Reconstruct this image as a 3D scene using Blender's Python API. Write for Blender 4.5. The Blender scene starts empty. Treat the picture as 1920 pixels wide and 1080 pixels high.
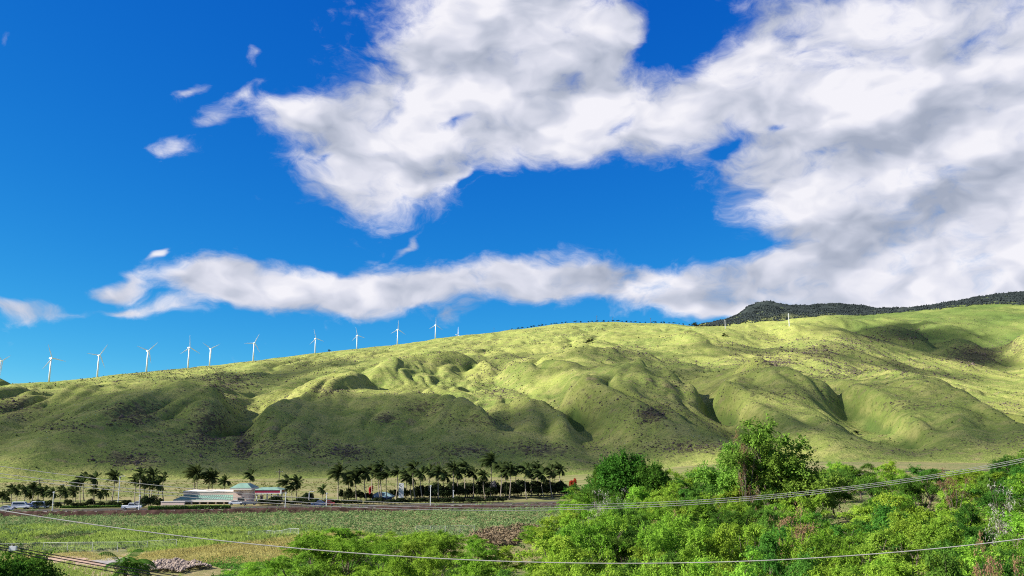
import bpy, bmesh, math, random
import numpy as np
from mathutils import Vector, Matrix, Euler
random.seed(7); RNG = np.random.default_rng(7)
S = bpy.context.scene
COL = S.collection
# ------------------------------------------------------------------ camera
CAM_Z, F, HOR = 20.0, 1600.0, 830.0            # eye height (m), focal length in photo pixels, horizon row
PITCH = math.atan((HOR - 540) / F)
cam = bpy.data.objects.new('camera', bpy.data.cameras.new('camera')); COL.objects.link(cam)
cam.location = (0, 0, CAM_Z); cam.rotation_euler = (math.pi / 2 + PITCH, 0, 0)
cam.data.sensor_width = 36; cam.data.lens = 36 * F / 1920; cam.data.clip_start = .5; cam.data.clip_end = 60000
S.camera = cam
# ------------------------------------------------------------------ light
SUN_AZ, SUN_EL = math.radians(-100), math.radians(31)      # azimuth from +Y (the view), negative = left
SUN_DIR = Vector((math.sin(SUN_AZ) * math.cos(SUN_EL), math.cos(SUN_AZ) * math.cos(SUN_EL), math.sin(SUN_EL)))
sun = bpy.data.objects.new('sun', bpy.data.lights.new('sun', 'SUN')); COL.objects.link(sun)
sun.data.energy = 5.0; sun.data.angle = math.radians(.55); sun.data.color = (1, .95, .86)
sun.rotation_euler = SUN_DIR.to_track_quat('Z', 'Y').to_euler(); sun.location = (-300, 0, 400)
S.view_settings.view_transform = 'Standard'; S.view_settings.look = 'None'
S.view_settings.exposure = 1.3; S.view_settings.gamma = 1
S.render.engine = 'CYCLES'
S.cycles.use_denoising = False
S.cycles.max_bounces = 6; S.cycles.diffuse_bounces = 3; S.cycles.transparent_max_bounces = 8
S.cycles.sample_clamp_indirect = 4
try: S.cycles.pixel_filter_type = 'BLACKMAN_HARRIS'; S.cycles.filter_width = 1.1
except Exception: pass

def pdir(px, row):
    """photo pixel -> (azimuth, tangent of elevation)"""
    u, v = (px - 960) / F, (540 - row) / F
    x, y, z = u, math.cos(PITCH) - v * math.sin(PITCH), math.sin(PITCH) + v * math.cos(PITCH)
    return math.atan2(x, y), z / math.hypot(x, y)
def P(px, row, r):
    """point on the ray of a photo pixel at horizontal range r"""
    a, e = pdir(px, row)
    return Vector((r * math.sin(a), r * math.cos(a), CAM_Z + e * r))
def PY(px, row, y):
    a, e = pdir(px, row); return P(px, row, y / math.cos(a))

# ------------------------------------------------------------------ world: daylight sky with fair-weather clouds
class NT:
    def __init__(s, tree): s.t = tree; s.n = tree.nodes; s.l = tree.links
    def new(s, kind, **kw):
        n = s.n.new(kind)
        for k, v in kw.items(): setattr(n, k, v)
        return n
    def put(s, sock, v):
        if hasattr(v, 'is_linked') or isinstance(v, bpy.types.NodeSocket): s.l.new(v, sock)
        else: sock.default_value = v
    def m(s, op, a, b=None, c=None, clamp=False):
        n = s.new('ShaderNodeMath', operation=op, use_clamp=clamp)
        s.put(n.inputs[0], a)
        if b is not None: s.put(n.inputs[1], b)
        if c is not None: s.put(n.inputs[2], c)
        return n.outputs[0]
    def vm(s, op, a, b):
        n = s.new('ShaderNodeVectorMath', operation=op); s.put(n.inputs[0], a); s.put(n.inputs[1], b); return n.outputs[0]
    def noise(s, vec, scale, detail=4, rough=.55, dist=0, col=False):
        n = s.new('ShaderNodeTexNoise')
        if vec is not None: s.l.new(vec, n.inputs['Vector'])
        n.inputs['Scale'].default_value = scale; n.inputs['Detail'].default_value = detail
        n.inputs['Roughness'].default_value = rough; n.inputs['Distortion'].default_value = dist
        return n.outputs['Color'] if col else n.outputs[0]
    def ramp(s, fac, stops):
        n = s.new('ShaderNodeValToRGB'); s.put(n.inputs[0], fac); e = n.color_ramp.elements
        while len(e) < len(stops): e.new(.5)
        for i, (p, c) in enumerate(stops):
            e[i].position = p; e[i].color = (*c, 1) if len(c) == 3 else c
        return n.outputs[0]
    def mix(s, f, a, b, blend='MIX'):
        n = s.new('ShaderNodeMix', data_type='RGBA', blend_type=blend)
        s.put(n.inputs[0], f)
        for k, v in ((6, a), (7, b)):
            if isinstance(v, tuple) and len(v) == 3: v = (*v, 1)
            s.put(n.inputs[k], v)
        return n.outputs[2]
    def smooth(s, x, a, b):
        n = s.new('ShaderNodeMapRange', interpolation_type='SMOOTHSTEP'); s.put(n.inputs[0], x)
        n.inputs[1].default_value = a; n.inputs[2].default_value = b; return n.outputs[0]

world = bpy.data.worlds.new('World'); S.world = world; world.use_nodes = True
W = NT(world.node_tree); W.n.clear()
w_out = W.new('ShaderNodeOutputWorld'); bg = W.new('ShaderNodeBackground'); W.l.new(bg.outputs[0], w_out.inputs[0])
bg.inputs[1].default_value = .088
sky = W.new('ShaderNodeTexSky', sky_type='NISHITA', sun_disc=False, sun_elevation=SUN_EL, sun_rotation=SUN_AZ,
            altitude=30, air_density=.6, dust_density=0, ozone_density=4)
sk3 = W.new('ShaderNodeSeparateXYZ'); W.l.new(sky.outputs[0], sk3.inputs[0])      # deep polarised blue, as the lens filter gave it
grade = W.new('ShaderNodeCombineXYZ')
for ch, (gain, pw) in enumerate(((.06, 2.2), (.50, 1.06), (1.75, .43))):
    v_ = W.m('MULTIPLY', W.m('POWER', W.m('MAXIMUM', sk3.outputs[ch], 0.0), pw), gain)
    W.l.new(W.m('MINIMUM', v_, (1.1, 3.3, 6.0)[ch]), grade.inputs[ch])
tc = W.new('ShaderNodeTexCoord'); D = tc.outputs['Generated']
sep = W.new('ShaderNodeSeparateXYZ'); W.l.new(D, sep.inputs[0])
dx, dy, dz = sep.outputs
az = W.m('ARCTAN2', dx, dy)
el = W.m('ARCTAN2', dz, W.m('SQRT', W.m('ADD', W.m('MULTIPLY', dx, dx), W.m('MULTIPLY', dy, dy))))
vec = W.new('ShaderNodeCombineXYZ')          # noise space: direction, flattened so that clouds lie down
W.l.new(dx, vec.inputs[0]); W.l.new(dy, vec.inputs[1]); W.l.new(W.m('MULTIPLY', dz, 1.7), vec.inputs[2])
NV = vec.outputs[0]
warp = W.vm('MULTIPLY', W.vm('SUBTRACT', W.noise(NV, 7, 3, .6, col=True), (.5, .5, .5)), (.13, .13, .13))
NV2 = W.vm('ADD', NV, warp)
wsep = W.new('ShaderNodeSeparateXYZ'); W.l.new(warp, wsep.inputs[0])
azw = W.m('ADD', az, W.m('MULTIPLY', wsep.outputs[0], .7)); elw = W.m('ADD', el, W.m('MULTIPLY', wsep.outputs[2], .5))
def blobs(lst):
    tot = None
    for px, row, rx, ry, rot, wt in lst:
        a, e = pdir(px, row); e = math.atan(e); c, s = math.cos(math.radians(rot)), math.sin(math.radians(rot))
        k1, k2 = F / rx * 1.08, F / ry * 1.08
        p = W.m('MULTIPLY_ADD', azw, c * k1, W.m('MULTIPLY_ADD', elw, s * k1, -(a * c + e * s) * k1))
        q = W.m('MULTIPLY_ADD', azw, -s * k2, W.m('MULTIPLY_ADD', elw, c * k2, (a * s - e * c) * k2))
        g = W.m('POWER', math.exp(-.9), W.m('MULTIPLY_ADD', p, p, W.m('MULTIPLY', q, q)))
        tot = W.m('MULTIPLY', g, wt) if tot is None else W.m('MULTIPLY_ADD', g, wt, tot)
    return tot
CL = [(960, 60, 230, 130, 0, 1.0), (830, 160, 200, 100, 18, 1.0), (680, 345, 120, 62, 0, 1.0), (760, 255, 170, 70, 0, .8), (1080, 190, 150, 90, 0, .85), (560, 225, 80, 36, 0, .75),
      (820, 350, 90, 52, 0, .7), (960, 290, 110, 45, 10, .6), (1100, 275, 80, 36, 0, .5), (1150, 60, 90, 60, 0, .6),
      (1480, 100, 150, 110, -8, 1.0), (1720, 60, 240, 110, 0, 1.0), (1620, 210, 230, 80, 8, .85), (1850, 180, 180, 90, 0, .8), (1780, 320, 250, 100, 6, 1.0), (1500, 345, 140, 52, -10, .9), (1600, 415, 150, 42, 0, .8),
      (1270, 235, 105, 58, 10, .85), (1370, 165, 80, 50, 30, .55), (1830, 440, 200, 60, 0, .9), (1560, 500, 170, 46, 10, .8), (1740, 500, 180, 46, 0, .8),
      (390, 525, 80, 36, -4, 1.0), (530, 548, 130, 40, -4, 1.0), (700, 555, 130, 40, 0, .95), (860, 525, 120, 36, 2, .85), (1010, 525, 130, 40, 0, .95), (1150, 515, 120, 36, 0, .95), (1280, 540, 140, 42, 0, .9), (1430, 545, 150, 40, 0, .9), (1620, 545, 200, 40, 3, .9), (870, 590, 60, 24, 25, .6), (1380, 580, 80, 26, 0, .7), (1880, 530, 200, 36, 0, .85),
      (240, 525, 40, 22, 35, .75), (200, 545, 44, 15, 0, .55), (345, 285, 56, 22, 12, .74), (382, 182, 34, 17, 35, .72), (474, 112, 28, 24, 20, .66), (470, 180, 60, 13, 40, .5), (420, 232, 40, 12, 20, .45), (50, 565, 85, 13, -3, .9), (235, 580, 45, 10, 0, .7), (310, 572, 45, 13, 0, .6), (302, 470, 18, 7, 30, .7), (752, 450, 30, 9, 40, .6), (10, 75, 12, 20, 0, .4), (2100, 200, 250, 180, 0, .8), (2050, 480, 250, 90, 0, .8)]
HOLE = [(865, 235, 34, 11, 15, .62), (1290, 60, 60, 36, 38, .8), (1235, 95, 40, 26, 20, .6), (1360, 270, 40, 16, 38, .6), (885, 345, 34, 10, 25, .6), (1175, 235, 40, 14, 20, .4), (1470, 240, 22, 9, 0, .6), (1390, 470, 50, 10, 12, .5), (620, 305, 30, 8, 30, .35)]
n1 = W.noise(NV2, 5.5, 4, .55); n2 = W.noise(NV2, 20, 8, .66); n3 = W.noise(NV2, 11, 2, .5)
puff = W.m('SUBTRACT', .22, W.m('ABSOLUTE', W.m('SUBTRACT', n3, .5)))                       # rounded heads between creases
fb = W.m('ADD', W.m('ADD', W.m('MULTIPLY', W.m('SUBTRACT', n1, .5), 1.1), W.m('MULTIPLY', W.m('SUBTRACT', n2, .5), 1.25)), W.m('MULTIPLY', W.m('SUBTRACT', .10, puff), -.9))
# sky beyond the part in view: same kind of clouds at the same cover, placed by noise alone
inside = W.m('MULTIPLY', W.m('MULTIPLY', W.smooth(W.m('ABSOLUTE', az), .80, .66), W.smooth(el, .62, .53)), W.smooth(el, -.2, -.1))
generic = W.smooth(W.noise(NV, 2.1, 3, .5), .46, .62)
mask = W.m('SUBTRACT', W.m('MINIMUM', blobs(CL), 1.05), blobs(HOLE))
mask = W.m('ADD', W.m('MULTIPLY', mask, inside), W.m('MULTIPLY', generic, W.m('SUBTRACT', 1.0, inside)))
dens = W.m('ADD', mask, fb)
alpha = W.m('MULTIPLY', W.smooth(dens, .28, 1.05), .985)
# light on the cloud: density towards the sun shades it, thick middles and undersides go grey
sunoff = W.vm('ADD', NV2, (-.030, -.004, .040))
n1s = W.noise(sunoff, 5.5, 3, .55); n3s = W.noise(sunoff, 11, 2, .5); n2s = W.noise(sunoff, 20, 3, .66)
relief = W.m('ADD', W.m('MULTIPLY', W.m('SUBTRACT', n1, n1s), 1.9), W.m('ADD', W.m('MULTIPLY', W.m('SUBTRACT', n3, n3s), .95), W.m('MULTIPLY', W.m('SUBTRACT', n2, n2s), .5)))
GREY = [(1820, 190, 200, 46, 14, .22), (1600, 240, 180, 30, 10, .12), (1880, 345, 170, 40, 10, .16), (1640, 400, 240, 30, 6, .18), (1250, 285, 160, 30, 0, .22), (720, 285, 150, 22, 0, .26), (560, 500, 260, 16, 0, .3), (930, 590, 90, 22, 0, .3), (1500, 475, 160, 30, 0, .18), (1720, 560, 220, 18, 0, .15), (1000, 130, 150, 40, 0, .16), (600, 590, 200, 14, 0, .3), (1200, 570, 200, 16, 0, .25), (900, 220, 120, 24, 0, .14), (1150, 130, 60, 40, 0, .2)]
lit = W.m('SUBTRACT', W.m('ADD', .73, relief), W.m('ADD', W.m('MULTIPLY', W.smooth(dens, .6, 1.7), .10), W.m('MULTIPLY', blobs(GREY), inside)))
ccol = W.ramp(lit, [(.10, (1.75, 1.95, 2.45)), (.45, (2.55, 2.7, 3.2)), (.75, (3.45, 3.5, 3.95)), (1.0, (4.25, 4.2, 4.45))])
W.l.new(W.mix(alpha, grade.outputs[0], ccol), bg.inputs[0])
world.cycles.sampling_method = 'MANUAL'; world.cycles.sample_map_resolution = 512
# ------------------------------------------------------------------ helpers
def link(o, parent=None):
    COL.objects.link(o)
    if parent is not None: o.parent = parent
    return o
def tag(o, label=None, cat=None, group=None, kind=None):
    for k, v in (('label', label), ('category', cat), ('group', group), ('kind', kind)):
        if v: o[k] = v
    return o
def mesh_np(name, V, Fc, mat=None, smooth=False):
    """mesh from an (n,3) vertex array and an (m,3|4) face array"""
    V = np.ascontiguousarray(V, dtype=np.float32); Fc = np.ascontiguousarray(Fc, dtype=np.int32)
    me = bpy.data.meshes.new(name); k = Fc.shape[1]
    me.vertices.add(len(V)); me.vertices.foreach_set('co', V.ravel())
    me.loops.add(Fc.size); me.loops.foreach_set('vertex_index', Fc.ravel())
    me.polygons.add(len(Fc)); me.polygons.foreach_set('loop_start', np.arange(0, Fc.size, k, dtype=np.int32))
    me.update(calc_edges=True); me.validate()
    if smooth: me.polygons.foreach_set('use_smooth', np.ones(len(me.polygons), dtype=bool))
    if mat: me.materials.append(mat)
    return me
def add(name, me, parent=None, loc=None, rz=0):
    o = bpy.data.objects.new(name, me); link(o, parent)
    if loc is not None: o.location = loc
    if rz: o.rotation_euler[2] = rz
    return o
def empty(name, loc=(0, 0, 0), rz=0):
    o = bpy.data.objects.new(name, None); link(o); o.location = loc; o.rotation_euler = (0, 0, rz); o.empty_display_size = .3
    return o
class MB:
    """collects primitive shapes into one mesh"""
    def __init__(s): s.v = []; s.f = []
    def raw(s, vs, fs):
        b = len(s.v); s.v += [tuple(v) for v in vs]; s.f += [tuple(i + b for i in f) for f in fs]; return s
    def box(s, x0, x1, y0, y1, z0, z1, rz=0, c=None):
        vs = [Vector((x, y, z)) for x in (x0, x1) for y in (y0, y1) for z in (z0, z1)]
        if rz:
            c = Vector(c or ((x0 + x1) / 2, (y0 + y1) / 2, 0)); R = Matrix.Rotation(rz, 3, 'Z'); vs = [R @ (v - c) + c for v in vs]
        return s.raw(vs, [(0, 1, 3, 2), (4, 6, 7, 5), (0, 4, 5, 1), (2, 3, 7, 6), (0, 2, 6, 4), (1, 5, 7, 3)])
    def tube(s, pts, rad, n=6, cap=True):
        pts = [Vector(p) for p in pts]; rad = rad if hasattr(rad, '__len__') else [rad] * len(pts); b = len(s.v)
        for i, p in enumerate(pts):
            d = (pts[min(i + 1, len(pts) - 1)] - pts[max(i - 1, 0)]).normalized()
            a = d.cross(Vector((0, 0, 1)) if abs(d.z) < .9 else Vector((1, 0, 0))).normalized(); c = d.cross(a)
            for k in range(n):
                t = 2 * math.pi * k / n; s.v.append(tuple(p + (a * math.cos(t) + c * math.sin(t)) * rad[i]))
        for i in range(len(pts) - 1):
            for k in range(n):
                s.f.append((b + i * n + k, b + i * n + (k + 1) % n, b + (i + 1) * n + (k + 1) % n, b + (i + 1) * n + k))
        if cap:
            s.f.append(tuple(b + k for k in range(n))[::-1]); s.f.append(tuple(b + (len(pts) - 1) * n + k for k in range(n)))
        return s
    def mesh(s, name, mat, smooth=False):
        me = bpy.data.meshes.new(name); me.from_pydata(s.v, [], s.f); me.update()
        bm = bmesh.new(); bm.from_mesh(me); bmesh.ops.recalc_face_normals(bm, faces=bm.faces); bm.to_mesh(me); bm.free()
        if smooth: me.polygons.foreach_set('use_smooth', np.ones(len(me.polygons), dtype=bool))
        me.materials.append(mat); return me
    def obj(s, name, mat, parent=None, smooth=False, loc=None): return add(name, s.mesh(name, mat, smooth), parent, loc)

def mat_new(name):
    m = bpy.data.materials.new(name); m.use_nodes = True; t = NT(m.node_tree); t.n.clear()
    o = t.new('ShaderNodeOutputMaterial'); return m, t, o
def plain(name, col, rough=.6, var=.12, scale=3, metal=0, spec=.3, bump=0):
    """a colour with a little uneven tone and wear"""
    m, t, o = mat_new(name); p = t.new('ShaderNodeBsdfPrincipled'); g = t.new('ShaderNodeTexCoord').outputs['Object']
    n = t.noise(g, scale, 5, .6)
    c = t.mix(t.smooth(n, .3, .7), tuple(x * (1 - var) for x in col), tuple(min(1, x * (1 + var)) for x in col))
    t.l.new(c, p.inputs['Base Color']); p.inputs['Roughness'].default_value = rough; p.inputs['Metallic'].default_value = metal
    p.inputs['Specular IOR Level'].default_value = spec
    if bump:
        b = t.new('ShaderNodeBump'); b.inputs['Strength'].default_value = bump; b.inputs['Distance'].default_value = .05
        t.l.new(t.noise(g, scale * 6, 4, .6), b.inputs['Height']); t.l.new(b.outputs[0], p.inputs['Normal'])
    t.l.new(p.outputs[0], o.inputs[0]); return m
def leafmat(name, c1, c2, c3=None, trans=.45, scale=.5, rough=.6):
    """foliage: tone varies over the crown and from plant to plant, light shines through"""
    m, t, o = mat_new(name); g = t.new('ShaderNodeNewGeometry'); oi = t.new('ShaderNodeObjectInfo')
    n = t.noise(g.outputs['Position'], scale, 3, .6)
    c = t.mix(t.smooth(n, .34, .66), c1, c2)
    f = t.noise(g.outputs['Position'], scale * 9, 2, .5)
    c = t.mix(t.smooth(f, .55, .75), c, c3 or c2)
    h = t.new('ShaderNodeHueSaturation'); t.l.new(c, h.inputs['Color'])
    t.l.new(t.m('ADD', .470, t.m('MULTIPLY', oi.outputs['Random'], .034)), h.inputs['Hue'])
    t.l.new(t.m('ADD', .78, t.m('MULTIPLY', t.m('FRACT', t.m('MULTIPLY', oi.outputs['Random'], 7.31)), .44)), h.inputs['Value'])
    d = t.new('ShaderNodeBsdfDiffuse'); tr = t.new('ShaderNodeBsdfTranslucent')
    t.l.new(h.outputs[0], d.inputs[0]); t.l.new(h.outputs[0], tr.inputs[0])
    a = t.new('ShaderNodeMixShader'); a.inputs[0].default_value = trans; t.l.new(d.outputs[0], a.inputs[1]); t.l.new(tr.outputs[0], a.inputs[2])
    t.l.new(a.outputs[0], o.inputs[0]); return m

# ------------------------------------------------------------------ noise on numpy arrays
def _hash(ix, iy, seed):
    h = (ix * 374761393 + iy * 668265263 + seed * 974711) & 0xffffffff
    h = ((h ^ (h >> 13)) * 1274126177) & 0xffffffff
    return ((h ^ (h >> 16)) & 0xffff) / 65535.0
def vnoise(x, y, seed=0):
    x = np.asarray(x, float); y = np.asarray(y, float)
    ix = np.floor(x).astype(np.int64); iy = np.floor(y).astype(np.int64); fx = x - ix; fy = y - iy
    fx = fx * fx * fx * (fx * (fx * 6 - 15) + 10); fy = fy * fy * fy * (fy * (fy * 6 - 15) + 10)
    a = _hash(ix, iy, seed); b = _hash(ix + 1, iy, seed); c = _hash(ix, iy + 1, seed); d = _hash(ix + 1, iy + 1, seed)
    return (a + (b - a) * fx) * (1 - fy) + (c + (d - c) * fx) * fy
def fbm(x, y, seed=0, oct=4, gain=.5):
    t = 0; amp = 1; tot = 0
    for i in range(oct):
        t = t + amp * (vnoise(x, y, seed + i * 17) - .5); tot += amp; amp *= gain; x = x * 2.03 + 13.1; y = y * 2.03 + 7.7
    return t / tot
def sstep(a, b, x):
    t = np.clip((np.asarray(x, float) - a) / (b - a), 0, 1); return t * t * (3 - 2 * t)

# ------------------------------------------------------------------ the lie of the land
WALL_Y0, WALL_K = 268.0, .21                       # roadside bank: y = WALL_Y0 + WALL_K * x
def ground_z(x, y):
    """low ground in front of the hill: field, road terrace behind the bank, rising to the right"""
    x = np.asarray(x, float); y = np.asarray(y, float)
    wall = WALL_Y0 + WALL_K * x
    z = 1.3 * sstep(wall - .6, wall + .8, y)
    z = z + 9.0 * sstep(0, 150, x) * sstep(40, 170, y)
    z = z + 2.2 * np.exp(-((x + 42 - (y - 165) * .9) / 26) ** 2 - ((y - 172) / 13) ** 2)      # grassy mound by the fence
    z = z + .35 * fbm(x / 18, y / 18, 3, 3)
    return z
def gz(x, y): return float(ground_z(x, y))
def on_ground(px, row, dz=0):
    """where the ray of a photo pixel meets the low ground"""
    a, e = pdir(px, row); r = np.arange(35, 520, .25)
    z = CAM_Z + e * r - ground_z(r * math.sin(a), r * math.cos(a))
    i = int(np.argmax(z < 0)); i = i if z[i] < 0 else len(r) - 1
    return Vector((r[i] * math.sin(a), r[i] * math.cos(a), gz(r[i] * math.sin(a), r[i] * math.cos(a)) + dz))

# the hill: skyline and shoulder traced from the photograph, ranges from the turbines' size and the foot at the road
def ip(px, pts): return np.interp(px, [p[0] for p in pts], [p[1] for p in pts])
CREST = [(-500, 745), (-200, 733), (0, 721), (100, 715), (190, 705), (260, 696), (330, 690), (400, 683), (480, 673), (560, 665), (640, 655), (690, 650), (745, 645), (790, 640), (820, 633), (860, 628),
         (900, 624), (950, 618), (1000, 612), (1050, 606), (1100, 603), (1150, 601), (1200, 603), (1260, 605), (1300, 610), (1340, 617), (1380, 618), (1430, 622), (1453, 617), (1493, 610), (1547, 617), (1580, 622), (1613, 637), (1647, 650), (1697, 665), (1727, 672), (1780, 682), (1847, 697), (1920, 710), (2200, 735), (2500, 755)]
RCREST = [(-500, 1900), (0, 2000), (280, 2250), (355, 2400), (476, 2600), (600, 3050), (745, 3250), (820, 3400), (1000, 3400), (1150, 3300), (1300, 2800), (1380, 2500), (1493, 2300), (1613, 2100), (1780, 1850), (1920, 1650), (2500, 1400)]
SHOULD = [(-500, 750), (0, 738), (300, 732), (620, 735), (900, 742), (1100, 726), (1300, 735), (1450, 735), (1650, 750), (1920, 785), (2500, 800)]
RSHOULD = [(-500, 760), (0, 800), (620, 830), (1100, 860), (1300, 850), (1500, 860), (1920, 800), (2500, 760)]
FOOT = 490.0
NA, NR = 400, 220
AZ = np.linspace(math.radians(-46), math.radians(46), NA); LR = np.linspace(math.log(440), math.log(9000), NR); RR = np.exp(LR)
BASE = np.zeros((NA, NR)); ZF = np.zeros(NA); RCA = np.zeros(NA)
for i, a in enumerate(AZ):
    px = 960 + F * math.tan(a) * 1.0
    for _ in range(6):                                   # pixel column of this azimuth near the hill's rows
        px -= (pdir(px, 700)[0] - a) * F * math.cos(a) ** 2
    zf = gz(FOOT * math.sin(a), FOOT * math.cos(a)); ZF[i] = zf
    rs, rc = ip(px, RSHOULD), ip(px, RCREST); RCA[i] = rc; zs = CAM_Z + pdir(px, ip(px, SHOULD))[1] * rs; zc = CAM_Z + pdir(px, ip(px, CREST))[1] * rc
    xs = [300, FOOT, (FOOT + rs) / 2, rs, rc, rc * 1.15, rc * 1.5, 9500]; ys = [zf - 2, zf, zf + (zs - zf) * .44, zs, zc, zc - 35, zc - 60, zc - 120]
    BASE[i] = np.interp(RR, xs, ys)
def blur(A, n, axis):
    for _ in range(n):
        A = np.pad(A, [(1, 1) if k == axis else (0, 0) for k in range(2)], mode='edge')
        sl = lambda a, b: tuple(slice(a, b) if k == axis else slice(None) for k in range(2))
        A = .25 * A[sl(0, -2)] + .5 * A[sl(1, -1)] + .25 * A[sl(2, None)]
    return A
BASE = blur(blur(BASE, 6, 1), 2, 0)
def base_at(a): 
    f = (a - AZ[0]) / (AZ[1] - AZ[0]); i = int(np.clip(f, 0, NA - 2)); f -= i; return BASE[i] * (1 - f) + BASE[i + 1] * f
CON = np.full((NA, NR), np.nan)
def stamp(a, r, h):
    i = int(round((a - AZ[0]) / (AZ[1] - AZ[0]))); j = int(round((math.log(r) - LR[0]) / (LR[1] - LR[0])))
    if 0 <= i < NA and 0 <= j < NR: CON[i, j] = h
def line(pts, h, rs=None):
    """a crest (h > 0) or gully (h < 0) traced in the photograph; height off the even slope in metres"""
    n = len(pts)
    for k in range(n - 1):
        steps = max(2, int(math.hypot(pts[k + 1][0] - pts[k][0], pts[k + 1][1] - pts[k][1]) / 2.5))
        for s in range(steps + 1):
            t = s / steps; px = pts[k][0] * (1 - t) + pts[k + 1][0] * t; row = pts[k][1] * (1 - t) + pts[k + 1][1] * t
            u = (k + t) / (n - 1); hh = h if not hasattr(h, '__len__') else np.interp(u, np.linspace(0, 1, len(h)), h)
            a, e = pdir(px, row); b = base_at(a)
            if rs is not None:
                r = np.interp(u, np.linspace(0, 1, len(rs)), rs); stamp(a, r, CAM_Z + e * r - np.interp(r, RR, b)); continue
            hit = np.nonzero((b + hh > CAM_Z + e * RR) & (RR > FOOT + 10))[0]
            if len(hit) == 0: continue
            j = hit[0]; f0 = b[j - 1] + hh - CAM_Z - e * RR[j - 1]; f1 = b[j] + hh - CAM_Z - e * RR[j]
            r = RR[j - 1] + (RR[j] - RR[j - 1]) * min(1, max(0, -f0 / (f1 - f0 + 1e-9))); stamp(a, r, hh)
# spurs (crest lines) and gullies between them
line([(-60, 730), (35, 727), (75, 733), (115, 737), (150, 727), (190, 723), (240, 726), (290, 722)], [2, 4, 2, 0, 4, 5, 5, 8])
line([(300, 724), (235, 746), (150, 778), (85, 808), (0, 846), (-80, 872)], [16, 22, 22, 20, 14, 8])
line([(240, 736), (150, 758), (80, 790), (0, 822), (-80, 850)], [-12, -22, -22, -18, -10])
line([(310, 722), (360, 726), (410, 730), (395, 765), (330, 810), (250, 870)], [16, 18, 16, 16, 13, 7])
line([(600, 684), (560, 690), (530, 712), (500, 742), (472, 768), (474, 790), (455, 815), (442, 840), (455, 852), (425, 872), (400, 888)], [-6, -14, -22, -28, -28, -24, -18, -13, -9, -6, -3])
line([(760, 676), (720, 681), (650, 699), (600, 714), (550, 742), (500, 772), (478, 792)], [16, 18, 20, 22, 22, 17, 6])
line([(600, 714), (640, 734), (700, 758), (780, 792), (860, 830), (930, 868)], [23, 23, 20, 17, 13, 7])
line([(575, 736), (560, 800), (520, 866)], [21, 15, 6])
line([(660, 716), (715, 742), (790, 778), (870, 818), (950, 858)], [-4, -12, -14, -12, -6])
line([(735, 742), (773, 734), (807, 736), (857, 749), (880, 759), (927, 780), (960, 797), (1020, 824), (1090, 862)], [12, 20, 24, 24, 23, 20, 17, 14, 8])
line([(790, 740), (800, 790), (790, 850)], [22, 14, 6])
line([(860, 700), (917, 690), (938, 714), (925, 742), (930, 764), (970, 784), (1030, 812), (1110, 850), (1150, 875)], [-4, -12, -20, -22, -24, -22, -17, -11, -5])
line([(945, 766), (973, 753), (1007, 740), (1057, 724), (1107, 718), (1140, 731), (1173, 740), (1207, 757), (1240, 774), (1300, 803), (1370, 838), (1420, 866)], [2, 12, 19, 24, 26, 25, 25, 23, 20, 16, 12, 6])
line([(1060, 726), (1060, 780), (1030, 840)], [23, 15, 7])
line([(757, 673), (807, 667), (857, 663), (917, 670), (960, 690)], [12, 17, 17, 12, 4]); line([(740, 680), (807, 677), (870, 675), (910, 682)], [0, -4, -5, -6])
line([(923, 693), (947, 680), (973, 678), (1057, 682), (1090, 692), (1113, 707)], [4, 12, 15, 15, 13, 6]); line([(940, 700), (975, 692), (1050, 696), (1080, 704)], [-3, -4, -5, -6])
line([(1050, 665), (1083, 655), (1123, 650), (1157, 653), (1200, 660)], [8, 12, 13, 10, 2]); line([(1060, 672), (1100, 663), (1150, 662)], [0, -3, -4])
line([(1117, 685), (1157, 672), (1207, 672), (1240, 683), (1280, 697), (1347, 712), (1380, 733), (1430, 750), (1480, 768), (1557, 797), (1640, 832), (1700, 858)], [8, 20, 26, 27, 27, 26, 24, 23, 21, 17, 12, 6])
line([(1100, 700), (1135, 724), (1180, 736), (1215, 748), (1255, 772), (1310, 797), (1390, 832), (1450, 862)], [-6, -16, -22, -25, -24, -20, -12, -5])
line([(1240, 668), (1300, 684), (1345, 704), (1400, 732), (1460, 755), (1540, 786), (1640, 822), (1720, 852)], [-6, -12, -16, -18, -18, -16, -11, -5])
line([(1347, 692), (1397, 681), (1433, 677), (1463, 687), (1513, 707), (1563, 708), (1613, 720), (1647, 733), (1700, 757), (1780, 790), (1870, 830)], [8, 20, 26, 26, 25, 25, 24, 23, 20, 15, 8])
line([(1500, 690), (1580, 700), (1640, 716), (1720, 745), (1790, 776), (1880, 812), (1950, 845)], [-5, -12, -16, -19, -18, -13, -6])
line([(1620, 700), (1680, 700), (1720, 706), (1773, 719), (1800, 729), (1827, 742), (1863, 759), (1913, 777), (1990, 810), (2060, 840)], [10, 16, 20, 25, 25, 24, 22, 19, 13, 7])
line([(1790, 706), (1850, 728), (1900, 748), (1980, 780), (2060, 815)], [-8, -14, -17, -15, -8])
line([(1290, 635), (1313, 624), (1380, 619), (1430, 623), (1453, 617), (1493, 610)], 10)
line([(1280, 650), (1340, 660), (1400, 664), (1450, 660)], [0, -4, -5, -4])
line([(1440, 630), (1480, 650), (1500, 672)], [-6, -10, -10])
line([(1150, 625), (1200, 640), (1230, 662)], [-5, -9, -8]); line([(1000, 632), (1030, 650)], [-4, -6])
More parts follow.
